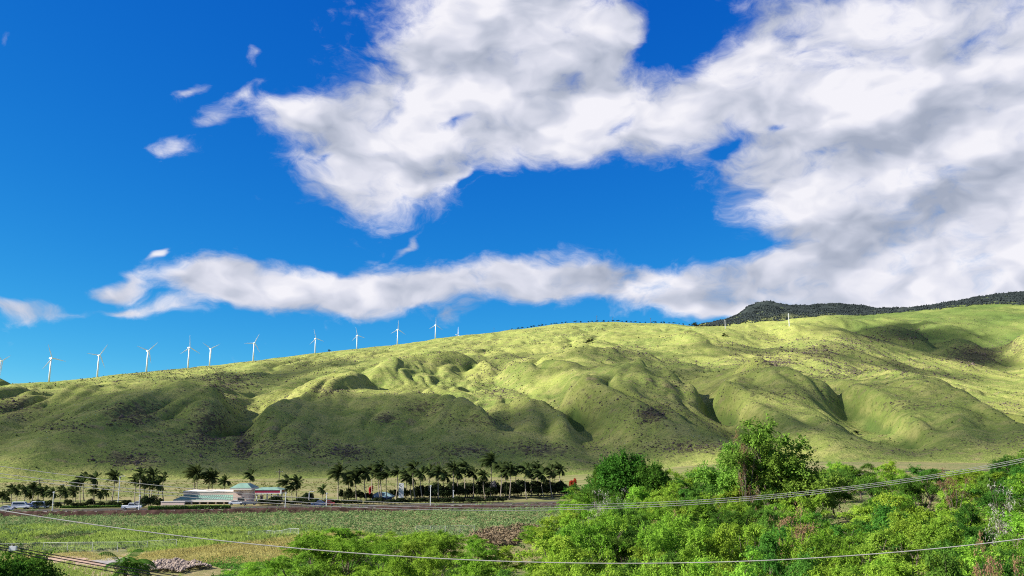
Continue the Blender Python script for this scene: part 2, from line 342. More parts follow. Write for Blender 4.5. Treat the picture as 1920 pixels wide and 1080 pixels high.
# ground behind the near skyline on the right: rocky ridge, small peak, upland meadow, wooded mountains
def lay(pts, rs, drop=0): line([(p, q + drop) for p, q in pts], 0, rs)
lay([(1330, 622), (1380, 640), (1493, 640), (1613, 660), (1700, 690), (1800, 712), (1920, 740), (2200, 770)], [2950, 2750, 2600, 2400, 2200, 2050, 1880, 1650])
lay([(1560, 622), (1613, 620), (1673, 605), (1703, 617), (1747, 627), (1775, 640)], [2650, 2650, 2650, 2600, 2550, 2500])
lay([(1757, 655), (1780, 634), (1800, 632), (1827, 643), (1850, 660), (1900, 690)], [2350, 2380, 2400, 2380, 2300, 2200])
lay([(1900, 630), (1920, 622), (1960, 612), (2050, 620)], [2300, 2350, 2350, 2300])
lay([(1700, 655), (1745, 660), (1775, 672)], [2750, 2600, 2450]); lay([(1810, 640), (1850, 665), (1885, 660), (1930, 668)], [2800, 2700, 2700, 2650])
lay([(1500, 606), (1560, 602), (1640, 600), (1700, 603), (1800, 606), (1920, 605), (2200, 600)], [3100, 3200, 3300, 3200, 3100, 3100, 3000])
lay([(1600, 596), (1700, 592), (1790, 584), (1850, 580), (1920, 581), (2200, 580)], [3900, 3900, 3900, 3900, 3900, 3900])
lay([(1560, 634), (1620, 634), (1680, 622), (1720, 634), (1765, 648)], [2950, 2950, 2950, 2900, 2800]); lay([(1785, 652), (1810, 650), (1845, 664)], [2640, 2640, 2600]); lay([(1640, 640), (1655, 650)], [2400, 2330]); lay([(1700, 640), (1712, 655)], [2450, 2380])
lay([(1850, 590), (1920, 590)], [3500, 3500])
FARPK = [(1300, 612), (1340, 608), (1370, 603), (1390, 589), (1410, 575), (1440, 566), (1470, 572), (1490, 573), (1510, 577), (1560, 573), (1590, 575), (1640, 580), (1690, 582), (1740, 578), (1790, 571), (1830, 559), (1880, 550), (1920, 548), (2100, 540), (2400, 540)]
for q_ in (1, 1.03, 1.06): lay(FARPK, [5600 * q_] * 3 + [5200 * q_] * 8 + [5600 * q_] * 3 + [6200 * q_] * 6, -1)
lay([(1380, 608), (1430, 606), (1500, 600), (1580, 595), (1650, 592)], [4300, 4300, 4400, 4500, 4700])
lay([(p, q + 22) for p, q in FARPK], [7400] * 20)
lay([(1000, 620), (1150, 612), (1250, 612), (1330, 620)], [4200, 4200, 4200, 4000])
# frame: foot, skyline and far edge hold the even slope
for i, a in enumerate(AZ):
    for j, r in enumerate(RR):
        if r < FOOT + 4 or (r > 8300): CON[i, j] = 0
    px = 960 + F * math.tan(a)
    if px < 1330:
        rc = ip(px, RCREST)
        for q in (1.0, 1.03, 1.18): stamp(a, rc * q, 0)
def solve(con):
    if min(con.shape) <= 12:
        H = np.where(np.isnan(con), 0, con)
    else:
        n0, n1 = con.shape; m0, m1 = (n0 + 1) // 2, (n1 + 1) // 2
        c2 = np.full((m0, m1), np.nan); P_ = np.full((m0 * 2, m1 * 2), np.nan); P_[:n0, :n1] = con
        st = np.stack([P_[0::2, 0::2], P_[1::2, 0::2], P_[0::2, 1::2], P_[1::2, 1::2]]); ok = ~np.isnan(st)
        cnt = ok.sum(0); c2 = np.where(cnt > 0, np.nansum(np.where(ok, st, 0), 0) / np.maximum(cnt, 1), np.nan)
        H2 = solve(c2); H = np.repeat(np.repeat(H2, 2, 0), 2, 1)[:n0, :n1]
    fix = ~np.isnan(con); H = np.where(fix, con, H)
    for _ in range(140):
        Q = np.pad(H, 1, mode='edge'); H = np.where(fix, con, .25 * (Q[:-2, 1:-1] + Q[2:, 1:-1] + Q[1:-1, :-2] + Q[1:-1, 2:]))
    return H
HH = solve(CON); HB = blur(blur(HH, 4, 0), 4, 1); HS = np.where(HH < HB, .45 * HB + .55 * blur(blur(HH, 1, 0), 1, 1), HB); HS = np.where(HS < 0, HS * .55, HS * 1.0) * ((.5 + .5 * sstep(500, 760, RR)) * (1 + (np.clip(RR / 900, 1, 2.3) - 1) * (1 - sstep(1700, 2150, RR))))[None]; kf = sstep(2000, 2700, RR)[None]; HH = HS * (1 - kf) + blur(blur(HH, 2, 0), 1, 1) * kf
ZG = BASE + HH
def bicubic(G, fi, fj):
    i = np.clip(np.floor(fi).astype(int), 1, G.shape[0] - 3); j = np.clip(np.floor(fj).astype(int), 1, G.shape[1] - 3); u = fi - i; v = fj - j
    w = lambda t: (((-1 * t + 3) * t - 3) * t + 1) / 6, 
    def bs(t): return [(1 - t) ** 3 / 6, (3 * t ** 3 - 6 * t ** 2 + 4) / 6, (-3 * t ** 3 + 3 * t ** 2 + 3 * t + 1) / 6, t ** 3 / 6]
    bu, bv = bs(u), bs(v); s = 0
    for p in range(4):
        for q in range(4): s = s + bu[p] * bv[q] * G[i + p - 1, j + q - 1]
    return s
def hill_z(x, y, detail=True):
    x = np.asarray(x, float); y = np.asarray(y, float); r = np.hypot(x, y); a = np.arctan2(x, y)
    fi = (a - AZ[0]) / (AZ[1] - AZ[0]); fj = (np.log(np.maximum(r, 441)) - LR[0]) / (LR[1] - LR[0])
    z = bicubic(ZG, np.clip(fi, 0, NA - 1), np.clip(fj, 0, NR - 1))
    k = sstep(FOOT, FOOT + 130, r)
    wx = x + 55 * fbm(x / 140, y / 140, 77, 2); wy = y + 70 * fbm(x / 140, y / 140, 79, 2)
    g1 = np.sqrt((fbm(wx / 80, wy / 380, 11, 2, .4)) ** 2 + .0004); g2 = np.sqrt((fbm(wx / 36, wy / 150, 14, 2, .45)) ** 2 + .0004); g3 = np.sqrt((fbm(wx / 17, wy / 55, 15, 2, .45)) ** 2 + .0005)
    near = 1 - sstep(850, 1500, r); damp = 1 - .85 * sstep(.78, .98, r / np.interp(a, AZ, RCA)); rg = ((17 * g1 - 2.2) * (1.4 - .3 * near) + (24 * g2 - 2.3) * (.5 + .5 * near) + (10 * g3 - 1.1) * (.45 + .55 * near)) * np.where(a < .27, damp, 1)
    z = z + k * (6.0 * fbm(x / 190, y / 300, 5, 4) + rg + 1.2 * fbm(x / 24, y / 40, 8, 3) + .8 * fbm(x / 8, y / 8, 9, 2)) * (1 + .25 * sstep(1500, 3000, r))
    far = sstep(4300, 5000, r); z = z + far * (55 * fbm(x / 260, y / 420, 21, 5, .6) - 6)
    return z - 2.0 * (1 - sstep(445, 485, r))
def hit_hill(px, row, lo=460, hi=8000, dz=0):
    a, e = pdir(px, row); r = np.exp(np.linspace(math.log(lo), math.log(hi), 3000)); x = r * math.sin(a); y = r * math.cos(a)
    z = hill_z(x, y); k = np.nonzero(z > CAM_Z + e * r)[0]
    if len(k) == 0: return None
    k = k[0]; return Vector((x[k], y[k], z[k] + dz))
def skyline(px, lo=600, hi=4000):
    """highest visible point of the hill in a pixel column"""
    a, _ = pdir(px, 650); r = np.exp(np.linspace(math.log(lo), math.log(hi), 2500)); x = r * math.sin(a); y = r * math.cos(a)
    z = hill_z(x, y); k = int(np.argmax((z - CAM_Z) / r)); return Vector((x[k], y[k], z[k]))

# ------------------------------------------------------------------ ground materials
def ground_mat():
    m, t, o = mat_new('field_ground'); p = t.new('ShaderNodeBsdfPrincipled'); g = t.new('ShaderNodeNewGeometry').outputs['Position']
    a = t.noise(g, .035, 5, .6); b = t.noise(g, .5, 6, .65); c = t.noise(g, 4, 4, .6)
    col = t.mix(t.smooth(a, .35, .65), (.20, .175, .075), (.12, .145, .05))
    col = t.mix(t.smooth(b, .45, .7), col, (.30, .235, .13)); col = t.mix(t.m('MULTIPLY', t.smooth(c, .5, .75), .5), col, (.07, .08, .03))
    t.l.new(col, p.inputs['Base Color']); p.inputs['Roughness'].default_value = .95; p.inputs['Specular IOR Level'].default_value = .05
    bp = t.new('ShaderNodeBump'); bp.inputs['Strength'].default_value = .6; bp.inputs['Distance'].default_value = .25; t.l.new(c, bp.inputs['Height']); t.l.new(bp.outputs[0], p.inputs['Normal'])
    t.l.new(p.outputs[0], o.inputs[0]); return m
def hill_mat():
    m, t, o = mat_new('hill_grass'); p = t.new('ShaderNodeBsdfPrincipled'); g = t.new('ShaderNodeNewGeometry').outputs['Position']
    at = t.new('ShaderNodeAttribute'); at.attribute_name = 'lush'; lush = at.outputs['Fac']
    fr = t.new('ShaderNodeAttribute'); fr.attribute_name = 'wood'; wood = fr.outputs['Fac']
    a = t.noise(g, .006, 5, .6); b = t.noise(g, .05, 6, .65); c = t.noise(g, .35, 5, .7); d = t.noise(g, .14, 6, .75, .6)
    col = t.mix(t.smooth(a, .36, .64), (.252, .280, .068), (.180, .235, .054))
    col = t.mix(t.smooth(b, .42, .66), col, (.310, .308, .098))
    col = t.mix(t.m('MULTIPLY', t.smooth(b, .44, .30), .75), col, (.27, .215, .11))
    col = t.mix(t.m('MULTIPLY', t.smooth(c, .50, .68), .65), col, (.12, .15, .035))
    col = t.mix(t.m('MULTIPLY', t.smooth(d, .55, .68), .72), col, (.09, .085, .045))
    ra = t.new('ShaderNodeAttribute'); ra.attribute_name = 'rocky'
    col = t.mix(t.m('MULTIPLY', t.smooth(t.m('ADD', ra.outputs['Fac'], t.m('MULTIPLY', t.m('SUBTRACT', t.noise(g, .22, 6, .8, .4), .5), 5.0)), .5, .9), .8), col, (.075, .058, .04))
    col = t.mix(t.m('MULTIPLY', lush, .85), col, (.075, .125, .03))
    hazed_woodc = t.mix(t.smooth(c, .4, .6), (.020, .027, .027), (.042, .052, .044)); hazed_woodc = t.mix(t.smooth(t.noise(g, .012, 5, .65), .60, .68), hazed_woodc, (.10, .13, .045))  # wood tones carry the blue-grey of distance haze in their colour
    col = t.mix(wood, col, hazed_woodc)
    t.l.new(col, p.inputs['Base Color']); p.inputs['Roughness'].default_value = .95; p.inputs['Specular IOR Level'].default_value = .04
    bp = t.new('ShaderNodeBump'); bp.inputs['Strength'].default_value = .9; bp.inputs['Distance'].default_value = 2.2
    t.l.new(t.m('ADD', t.m('MULTIPLY', c, .6), d), bp.inputs['Height']); t.l.new(bp.outputs[0], p.inputs['Normal'])
    t.l.new(p.outputs[0], o.inputs[0]); return m
HILL_M = hill_mat()
# hill sheet: rows run out from the place of the foot, closer together near by
na, nr = 1000, 470
aa = np.linspace(math.radians(-45), math.radians(45), na); rr = np.exp(np.linspace(math.log(446), math.log(8200), nr))
GA, GR = np.meshgrid(aa, rr, indexing='ij'); GX, GY = GR * np.sin(GA), GR * np.cos(GA); GZ = hill_z(GX, GY)
V = np.stack([GX, GY, GZ], -1).reshape(-1, 3); idx = np.arange(na * nr).reshape(na, nr)
Fq = np.stack([idx[:-1, :-1], idx[1:, :-1], idx[1:, 1:], idx[:-1, 1:]], -1).reshape(-1, 4)
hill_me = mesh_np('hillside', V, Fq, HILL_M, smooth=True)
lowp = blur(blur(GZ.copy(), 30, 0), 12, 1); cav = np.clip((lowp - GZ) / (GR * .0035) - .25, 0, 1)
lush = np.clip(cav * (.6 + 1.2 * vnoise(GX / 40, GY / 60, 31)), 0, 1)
pxcol = 960 + F * np.tan(GA)
lush = np.clip(lush + .75 * sstep(2250, 2600, GR) * sstep(1500, 1620, pxcol) * (.5 + vnoise(GX / 120, GY / 200, 37)), 0, 1)
wood = sstep(4250, 4700, GR + 260 * fbm(GX / 150, GY / 150, 41, 3)) * sstep(1300, 1370, pxcol)
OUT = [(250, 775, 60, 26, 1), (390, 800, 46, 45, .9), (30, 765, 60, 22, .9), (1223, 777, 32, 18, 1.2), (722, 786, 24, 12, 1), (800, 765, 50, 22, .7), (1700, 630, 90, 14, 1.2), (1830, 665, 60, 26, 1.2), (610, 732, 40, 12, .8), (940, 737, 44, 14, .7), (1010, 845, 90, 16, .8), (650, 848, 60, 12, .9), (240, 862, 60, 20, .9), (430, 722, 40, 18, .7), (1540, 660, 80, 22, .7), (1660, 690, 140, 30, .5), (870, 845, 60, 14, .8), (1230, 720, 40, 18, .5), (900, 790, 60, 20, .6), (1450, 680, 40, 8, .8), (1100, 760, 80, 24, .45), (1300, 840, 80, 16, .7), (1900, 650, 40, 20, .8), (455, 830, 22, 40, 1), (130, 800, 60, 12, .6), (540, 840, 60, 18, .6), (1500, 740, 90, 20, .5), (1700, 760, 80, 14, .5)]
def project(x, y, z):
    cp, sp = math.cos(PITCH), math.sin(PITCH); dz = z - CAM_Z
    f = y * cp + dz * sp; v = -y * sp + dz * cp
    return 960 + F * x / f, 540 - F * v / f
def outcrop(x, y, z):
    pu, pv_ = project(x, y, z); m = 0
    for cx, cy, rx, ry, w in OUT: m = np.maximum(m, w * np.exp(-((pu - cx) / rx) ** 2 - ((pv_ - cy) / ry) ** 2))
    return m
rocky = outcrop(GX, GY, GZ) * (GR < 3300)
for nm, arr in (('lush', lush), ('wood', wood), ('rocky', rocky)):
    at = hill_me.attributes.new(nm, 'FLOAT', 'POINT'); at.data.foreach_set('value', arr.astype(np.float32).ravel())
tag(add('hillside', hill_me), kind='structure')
# low ground: one sheet out to the horizon, fine where it is seen
def axis(lo, hi, step, far): 
    core = np.arange(lo, hi + step, step); out = np.array([far * k for k in (.2, .45, 1.0)])
    return np.concatenate([(lo - out)[::-1], core, hi + out])
gx = axis(-330, 420, 2.5, 14000); gy = axis(20, 500, 2.0, 14000)
X, Y = np.meshgrid(gx, gy, indexing='ij'); Zg = ground_z(np.clip(X, -400, 480), np.clip(Y, 0, 520)); Zg = np.where(Y > 520, Zg - 8, Zg)
Zg = np.where((Y < 15) | (np.abs(X) > 800), np.minimum(Zg, 0) - 1.0, Zg)
V = np.stack([X, Y, Zg], -1).reshape(-1, 3); idx = np.arange(X.size).reshape(X.shape)
Fq = np.stack([idx[:-1, :-1], idx[1:, :-1], idx[1:, 1:], idx[:-1, 1:]], -1).reshape(-1, 4)
tag(add('ground', mesh_np('ground', V, Fq, ground_mat(), smooth=True)), kind='structure')
# ------------------------------------------------------------------ unseen clouds high above, left of the view, outlined by the shadow wanted on the hill
SHADE = [
    [(-160, 742), (-60, 735), (0, 733), (50, 727), (110, 739), (190, 725), (290, 724), (420, 732), (436, 752), (452, 782), (478, 794), (520, 772), (570, 742), (612, 724), (650, 737), (700, 752), (745, 744), (800, 735), (860, 750), (900, 768), (935, 778), (985, 754), (1050, 727), (1110, 717), (1150, 727), (1190, 752), (1205, 776), (1225, 800), (1300, 808), (1380, 798), (1450, 806), (1520, 822), (1480, 836), (1300, 850), (1150, 872), (1000, 874), (820, 886), (700, 880), (560, 888), (400, 882), (250, 890), (100, 884), (-160, 890)],
    [(1290, 702), (1340, 694), (1400, 690), (1480, 694), (1560, 706), (1640, 728), (1720, 744), (1790, 738), (1850, 755), (1920, 778), (2020, 800), (2020, 832), (1900, 815), (1800, 795), (1700, 782), (1620, 784), (1560, 780), (1490, 752), (1440, 732), (1390, 714), (1340, 704)],
    [(735, 676), (800, 667), (860, 664), (925, 670), (910, 681), (800, 677)],
    [(520, 690), (560, 680), (610, 683), (590, 697), (540, 712), (500, 742), (478, 748), (490, 720)],
    [(1590, 624), (1640, 612), (1673, 604), (1720, 617), (1790, 630), (1850, 655), (1840, 684), (1760, 674), (1690, 662), (1620, 638)],
    [(1120, 684), (1170, 672), (1230, 678), (1290, 698), (1270, 712), (1200, 700), (1150, 706)],
    [(1850, 775), (1950, 800), (2020, 830), (2020, 850), (1850, 842), (1720, 850), (1560, 846), (1620, 822), (1780, 826), (1900, 812)],
]
SHADE += [[(1060, 664), (1090, 653), (1150, 651), (1190, 658), (1150, 668), (1100, 670)], [(940, 692), (975, 681), (1050, 684), (1085, 695), (1040, 701), (970, 696)], [(330, 712), (420, 698), (500, 700), (480, 712), (400, 722)], [(1300, 640), (1380, 648), (1440, 660), (1380, 668), (1310, 655)], [(1550, 650), (1640, 668), (1720, 690), (1640, 690), (1560, 672)]]  # extra clouds added out of view to darken bands of the slopes
SHADE = [s for s in SHADE if s]
CLOUD_ALT = 2000.0
def to_cloud(p):
    k = (CLOUD_ALT - p.z) / SUN_DIR.z; return p.x + SUN_DIR.x * k, p.y + SUN_DIR.y * k
def inpoly(x, y, poly):
    c = np.zeros(np.shape(x), bool); n = len(poly)
    for i in range(n):
        (x0, y0), (x1, y1) = poly[i], poly[i - 1]
        if y0 == y1: continue
        t = ((y0 > y) != (y1 > y)) & (x < (x1 - x0) * (y - y0) / (y1 - y0) + x0); c ^= t
    return c
vm, vt, vo = mat_new('cloud_vapour')
pv = vt.new('ShaderNodeVolumePrincipled'); pv.inputs['Color'].default_value = (1, 1, 1, 1); pv.inputs['Density'].default_value = .0095; vt.l.new(pv.outputs[0], vo.inputs['Volume'])
CLAB = ['broad flat cloud high above the left slopes shading the hill foot', 'long cloud high up shading the right-hand spurs', 'small cloud high up shading the upper knoll', 'small cloud high up shading the head of the deep gully', 'ragged cloud high up shading the rocky ridge', 'thin cloud high up shading the middle crest', 'ragged cloud high up shading the foot of the right spurs', 'added wisp of cloud out of view shading the topmost fold', 'added wisp of cloud out of view shading the middle fold', 'added wisp of cloud out of view shading the slope under the turbines', 'added wisp of cloud out of view shading the rounded top', 'added wisp of cloud out of view shading the stony right slope']
for ci, poly in enumerate(SHADE):
    pts = []
    for k in range(len(poly)):
        p, q = poly[k], poly[(k + 1) % len(poly)]; st = max(1, int(math.hypot(p[0] - q[0], p[1] - q[1]) / 12))
        for s in range(st):
            t = s / st; h = hit_hill(p[0] + (q[0] - p[0]) * t, p[1] + (q[1] - p[1]) * t)
            if h is not None: pts.append(to_cloud(h))
    xs = [p[0] for p in pts]; ys = [p[1] for p in pts]; st = 9.0
    X, Y = np.meshgrid(np.arange(min(xs) - 60, max(xs) + 60, st), np.arange(min(ys) - 60, max(ys) + 60, st), indexing='ij')
    wx = X + 42 * fbm(X / 80, Y / 80, 51, 3); wy = Y + 42 * fbm(X / 60, Y / 60, 57, 3)
    M = inpoly(wx, wy, pts).astype(float); M = blur(blur(M, 3, 0), 3, 1)
    T = 150 * sstep(.12, .95, M) * (1 + .8 * fbm(X / 90, Y / 90, 61, 3))
    T = T * (.42 + .7 * sstep(.38, .62, vnoise(X / 75, Y / 75, 66) * .65 + vnoise(X / 30, Y / 30, 67) * .35)); keep = T > 2; T = np.where(keep, T, 0)
    if not keep.any(): continue
    top = np.stack([X, Y, CLOUD_ALT + T * .65 + 8 * fbm(X / 40, Y / 40, 63, 2) * keep], -1); bot = np.stack([X, Y, CLOUD_ALT - T * .35], -1)
    n = X.size; idx = np.arange(n).reshape(X.shape); q = keep[:-1, :-1] | keep[1:, :-1] | keep[1:, 1:] | keep[:-1, 1:]
    f = np.stack([idx[:-1, :-1], idx[1:, :-1], idx[1:, 1:], idx[:-1, 1:]], -1)[q]
    Vc = np.concatenate([top.reshape(-1, 3), bot.reshape(-1, 3)]); edge = (T <= 0).ravel(); Vc[:n][edge, 2] = CLOUD_ALT; Vc[n:][edge, 2] = CLOUD_ALT
    Fc = np.concatenate([f, f[:, ::-1] + n]); used = np.unique(Fc); remap = np.full(2 * n, -1); 
    dup = np.concatenate([np.arange(n), np.where(edge, np.arange(n), np.arange(n) + n)]); Fc = dup[Fc]
    used = np.unique(Fc); remap[used] = np.arange(len(used))
    o = add('cloud', mesh_np('cloud', Vc[used], remap[Fc], vm)); tag(o, CLAB[ci % len(CLAB)], 'cloud')
# ------------------------------------------------------------------ loose rock, scrub and woods on the hill
ROCK_M = plain('lava_rock', (.10, .08, .064), .95, .45, .08, spec=.1)
SCRUB_M = plain('hill_scrub', (.075, .095, .032), .95, .5, .05, spec=.05)
WOOD_M = plain('hazed_far_wood_leaves', (.026, .034, .034), .95, .5, .02, spec=.05)  # leaf green shifted to blue-grey, standing in for distant haze
def stones(x, y, z, s, sq, seed):
    """one jittered octahedron per stone"""
    g = np.random.default_rng(seed); n = len(x)
    b = np.array([(1, 0, 0), (0, 1, 0), (-1, 0, 0), (0, -1, 0), (0, 0, 1), (0, 0, -1)], float)
    th = g.uniform(0, 6.28, n); V = b[None] * g.uniform(.6, 1.3, (n, 6, 1))
    V[:, :, 2] *= np.reshape(sq, (-1, 1)) if hasattr(sq, '__len__') else sq
    c, sn = np.cos(th)[:, None], np.sin(th)[:, None]
    V = np.stack([V[:, :, 0] * c - V[:, :, 1] * sn, V[:, :, 0] * sn + V[:, :, 1] * c, V[:, :, 2]], -1) * np.reshape(s, (-1, 1, 1))
    V += np.stack([x, y, z], -1)[:, None]
    f = np.array([(0, 1, 4), (1, 2, 4), (2, 3, 4), (3, 0, 4), (1, 0, 5), (2, 1, 5), (3, 2, 5), (0, 3, 5)])
    return V.reshape(-1, 3), (f[None] + 6 * np.arange(n)[:, None, None]).reshape(-1, 3)
def scatter(n, seed, lo=500, hi=3400, a0=-38, a1=38):
    g = np.random.default_rng(seed); a = np.radians(g.uniform(a0, a1, n)); r = np.exp(g.uniform(math.log(lo), math.log(hi), n)); return r * np.sin(a), r * np.cos(a), r, g
x, y, r, g = scatter(310000, 21); z = hill_z(x, y); oc = outcrop(x, y, z)
clump = sstep(.05, .2, fbm(x / (55 + r * .03), y / (60 + r * .03), 71, 4, .6)) * .95 + .015
keep = g.uniform(0, 1, len(x)) < np.clip(clump * .55 + oc * .75 * (vnoise(x / 14, y / 22, 73) > .36), 0, .95)
x, y, z, r, oc = x[keep], y[keep], z[keep], r[keep], oc[keep]
s = (.22 + g.gamma(2, .15, len(x))) * np.clip(r / 900, .7, 1.9) * (1 + .8 * oc)
tag(add('hill_rocks', mesh_np('hill_rocks', *stones(x, y, z + s * .1, s, g.uniform(.5, .9, len(x)), 3), ROCK_M)), 'dark lava boulders strewn over the grassy hillside', 'rocks', kind='stuff')
x, y, r, g = scatter(200000, 22, 500, 4400); z = hill_z(x, y)
keep = g.uniform(0, 1, len(x)) < np.clip(.03 + .36 * sstep(.02, .22, fbm(x / (70 + r * .02), y / (110 + r * .04), 81, 4, .6)), 0, .5)
x, y, z, r = x[keep], y[keep], z[keep], r[keep]; s = (.2 + g.gamma(2, .14, len(x))) * np.clip(r / 900, .7, 1.9)
tag(add('hill_scrub', mesh_np('hill_scrub', *stones(x, y, z + s * .25, s, .8, 4), SCRUB_M)), 'low dark scrub tufts dotted over the grassy hillside', 'scrub', kind='stuff')
x, y, r, g = scatter(60000, 23, 4250, 6600, 11, 40); z = hill_z(x, y)
keep = g.uniform(0, 1, len(x)) < np.where(r > 4650, .75, .4) * (vnoise(x / 90, y / 160, 91) > .3)
x, y, z, r = x[keep], y[keep], z[keep], r[keep]; s = g.uniform(2.2, 5, len(x))
tag(add('far_woods', mesh_np('far_woods', *stones(x, y, z + s * .6, s, g.uniform(.8, 1.5, len(x)), 5), WOOD_M)), 'dark woods covering the far mountains behind the hill', 'woods', kind='stuff')

# ------------------------------------------------------------------ wind turbines along the ridge
WHITE_M = plain('turbine_white', (.78, .79, .80), .45, .04, .3)
def cone_tube(n, z0, z1, r0, r1): return MB().tube([(0, 0, z0), (0, 0, z1 * .5), (0, 0, z1)], [r0, (r0 + r1) / 2, r1], n)
tower_me = cone_tube(14, -6, 54, 2.1, 1.35).mesh('tower', WHITE_M, True)
nm = MB(); nm.raw([(x_, y_ * k, z_ * k + 55) for x_, k in ((-6.5, .75), (-5.8, 1), (2.2, 1), (3.2, .8)) for y_, z_ in ((-1.6, -1.5), (1.6, -1.5), (1.6, 1.7), (-1.6, 1.7))],
    [(i * 4 + k, i * 4 + (k + 1) % 4, i * 4 + 4 + (k + 1) % 4, i * 4 + 4 + k) for i in range(3) for k in range(4)] + [(0, 1, 2, 3), (15, 14, 13, 12)])
nac_me = nm.mesh('nacelle', WHITE_M)
hub_me = MB().tube([(3.0, 0, 55), (4.2, 0, 55), (5.3, 0, 55), (5.9, 0, 55)], [1.5, 1.6, 1.1, .2], 10).mesh('hub', WHITE_M, True)
bv, bf = [], []                                       # blade along +Z from the hub, thin in X, tapered with twist
sec = [(0, .7, .7, 0), (1.5, .75, .75, 0), (6, 1.4, .36, 14), (14, 1.1, .26, 9), (24, .72, .17, 4), (32, .42, .1, 1), (34.5, .2, .06, 0)]
for zz, ch, th, tw in sec:
    c, s_ = math.cos(math.radians(tw)), math.sin(math.radians(tw))
    for k in range(8):
        t = 2 * math.pi * k / 8; yy, xx = ch * math.cos(t) - ch * .25, th * math.sin(t); bv.append((xx * c - yy * s_, xx * s_ + yy * c, zz))
for i in range(len(sec) - 1):
    for k in range(8): bf.append((i * 8 + k, i * 8 + (k + 1) % 8, i * 8 + 8 + (k + 1) % 8, i * 8 + 8 + k))
bf += [tuple(range(8))[::-1], tuple(range(48, 56))]
blade_me = MB().raw(bv, bf).mesh('blade', WHITE_M, True)
ORD = ['first', 'second', 'third', 'fourth', 'fifth', 'sixth', 'seventh', 'eighth', 'ninth', 'tenth', 'eleventh']
#        px, hub height px, blade clock angle, sideways share of rotor
TURB = [(4, 44, 63, .85), (98, 44, -22, .5), (187, 41, 33, .5), (278, 39.5, 45, .5), (355, 38, -5, .5), (395, 32, 60, .4), (476, 33, 25, .42), (591, 27.5, -15, .4), (669, 25.5, -15, .38), (745, 28, 0, .42), (816, 25.5, 0, .42)]
def turbine(loc, theta, yaw, sc, label):
    t = empty('wind_turbine', loc, yaw); t.scale = (sc,) * 3; tag(t, label, 'wind turbine', 'wind turbines along the ridge')
    add('tower', tower_me, t); add('nacelle', nac_me, t); add('hub', hub_me, t)
    for k in range(3):
        b = add('blade', blade_me, t, (4.2, 0, 55)); b.rotation_euler = (-math.radians(theta + 120 * k), 0, 0)
    return t
for i, (px, hp, th, side) in enumerate(TURB):
    p = skyline(px, 1300, 4000); rr_ = math.hypot(p.x, p.y); los = math.atan2(p.x, p.y)
    sc = hp * rr_ / (F * 55) * math.cos(los) * 1.0
    yaw = -los - math.acos(side) * .98                       # rotor axis points right of the line of sight and towards the viewer
    turbine(p, th, yaw, sc, 'white three-bladed wind turbine, %s of the row counted up the ridge' % ORD[i])
p = skyline(857, 1300, 4000); d = Vector((p.x, p.y, 0)).normalized(); q = p + d * 330; q.z = float(hill_z(q.x, q.y))
sc = 1.0; top = P(857, 613, math.hypot(q.x, q.y)).z; q.z = min(q.z, top - 89)
turbine(q, 0, .62, 1.0, 'white wind turbine beyond the ridge with only one blade tip showing')
# masts and poles on the skyline
POLE_W = plain('pale_steel', (.55, .56, .57), .5, .1, 2); POLE_D = plain('dark_timber_pole', (.09, .075, .06), .9, .2, 2)
def mast(px, h, mat, label, row=None, lo=1200, hi=4300):
    p = skyline(px, lo, hi) if row is None else hit_hill(px, row)
    t = empty('mast', p); tag(t, label, 'mast')
    MB().tube([(0, 0, -2), (0, 0, h)], [h * .035, h * .02], 6).obj('pole', mat, t)
    MB().box(-h * .12, h * .12, -.2, .2, h * .86, h * .89).obj('crossarm', mat, t)
mast(1120, 26, POLE_D, 'thin dark mast on the highest bare part of the skyline')
mast(1150, 18, POLE_D, 'short dark mast beside the taller one on the skyline')
mast(926, 18, POLE_D, 'thin dark mast where the scrubby skyline begins')
mast(1480, 30, POLE_W, 'tall pale pole on the grassy top below the wooded peak', 612)
mast(1360, 22, POLE_W, 'pale pole in the saddle left of the wooded peak', 616)
mast(1220, 20, POLE_D, 'dark pole among trees along the upper skyline', 607)

# ------------------------------------------------------------------ leaf builder for all plants near and far
def leaves(C, N, Lr, Wd, seed, droop=.35, up=.5):
    """diamond leaves at points C facing roughly N"""
    g = np.random.default_rng(seed); n = len(C)
    d = g.normal(0, 1, (n, 3)); d[:, 2] = d[:, 2] * .5 - droop; d /= np.linalg.norm(d, axis=1)[:, None]
    nn = N * .8 + g.normal(0, .55, (n, 3)); nn[:, 2] += up
    s = np.cross(d, nn); s /= np.linalg.norm(s, axis=1)[:, None] + 1e-9
    L = g.uniform(*Lr, n)[:, None]; w = L * Wd * .5
    V = np.stack([C - d * L * .5, C + s * w, C + d * L * .5, C - s * w], 1)
    return V.reshape(-1, 3), np.arange(4 * n).reshape(-1, 4)
def clump_leaves(cent, rad, n, Lr, Wd, seed, shell=.75, droop=.35, up=.5, low=-.35):
    g = np.random.default_rng(seed); k = g.integers(0, len(cent), n); rad = np.asarray(rad, float)
    wts = (rad[:, 0] * rad[:, 1]); k = g.choice(len(cent), n, p=wts / wts.sum())
    u = g.normal(0, 1, (n, 3)); u /= np.linalg.norm(u, axis=1)[:, None]; u[:, 2] = np.where(u[:, 2] < low, -u[:, 2], u[:, 2])
    q = np.where(g.uniform(0, 1, n) < shell, g.uniform(.82, 1.12, n), g.uniform(.3, .9, n))[:, None]
    return leaves(np.asarray(cent)[k] + u * rad[k] * q, u, Lr, Wd, seed + 1, droop, up)

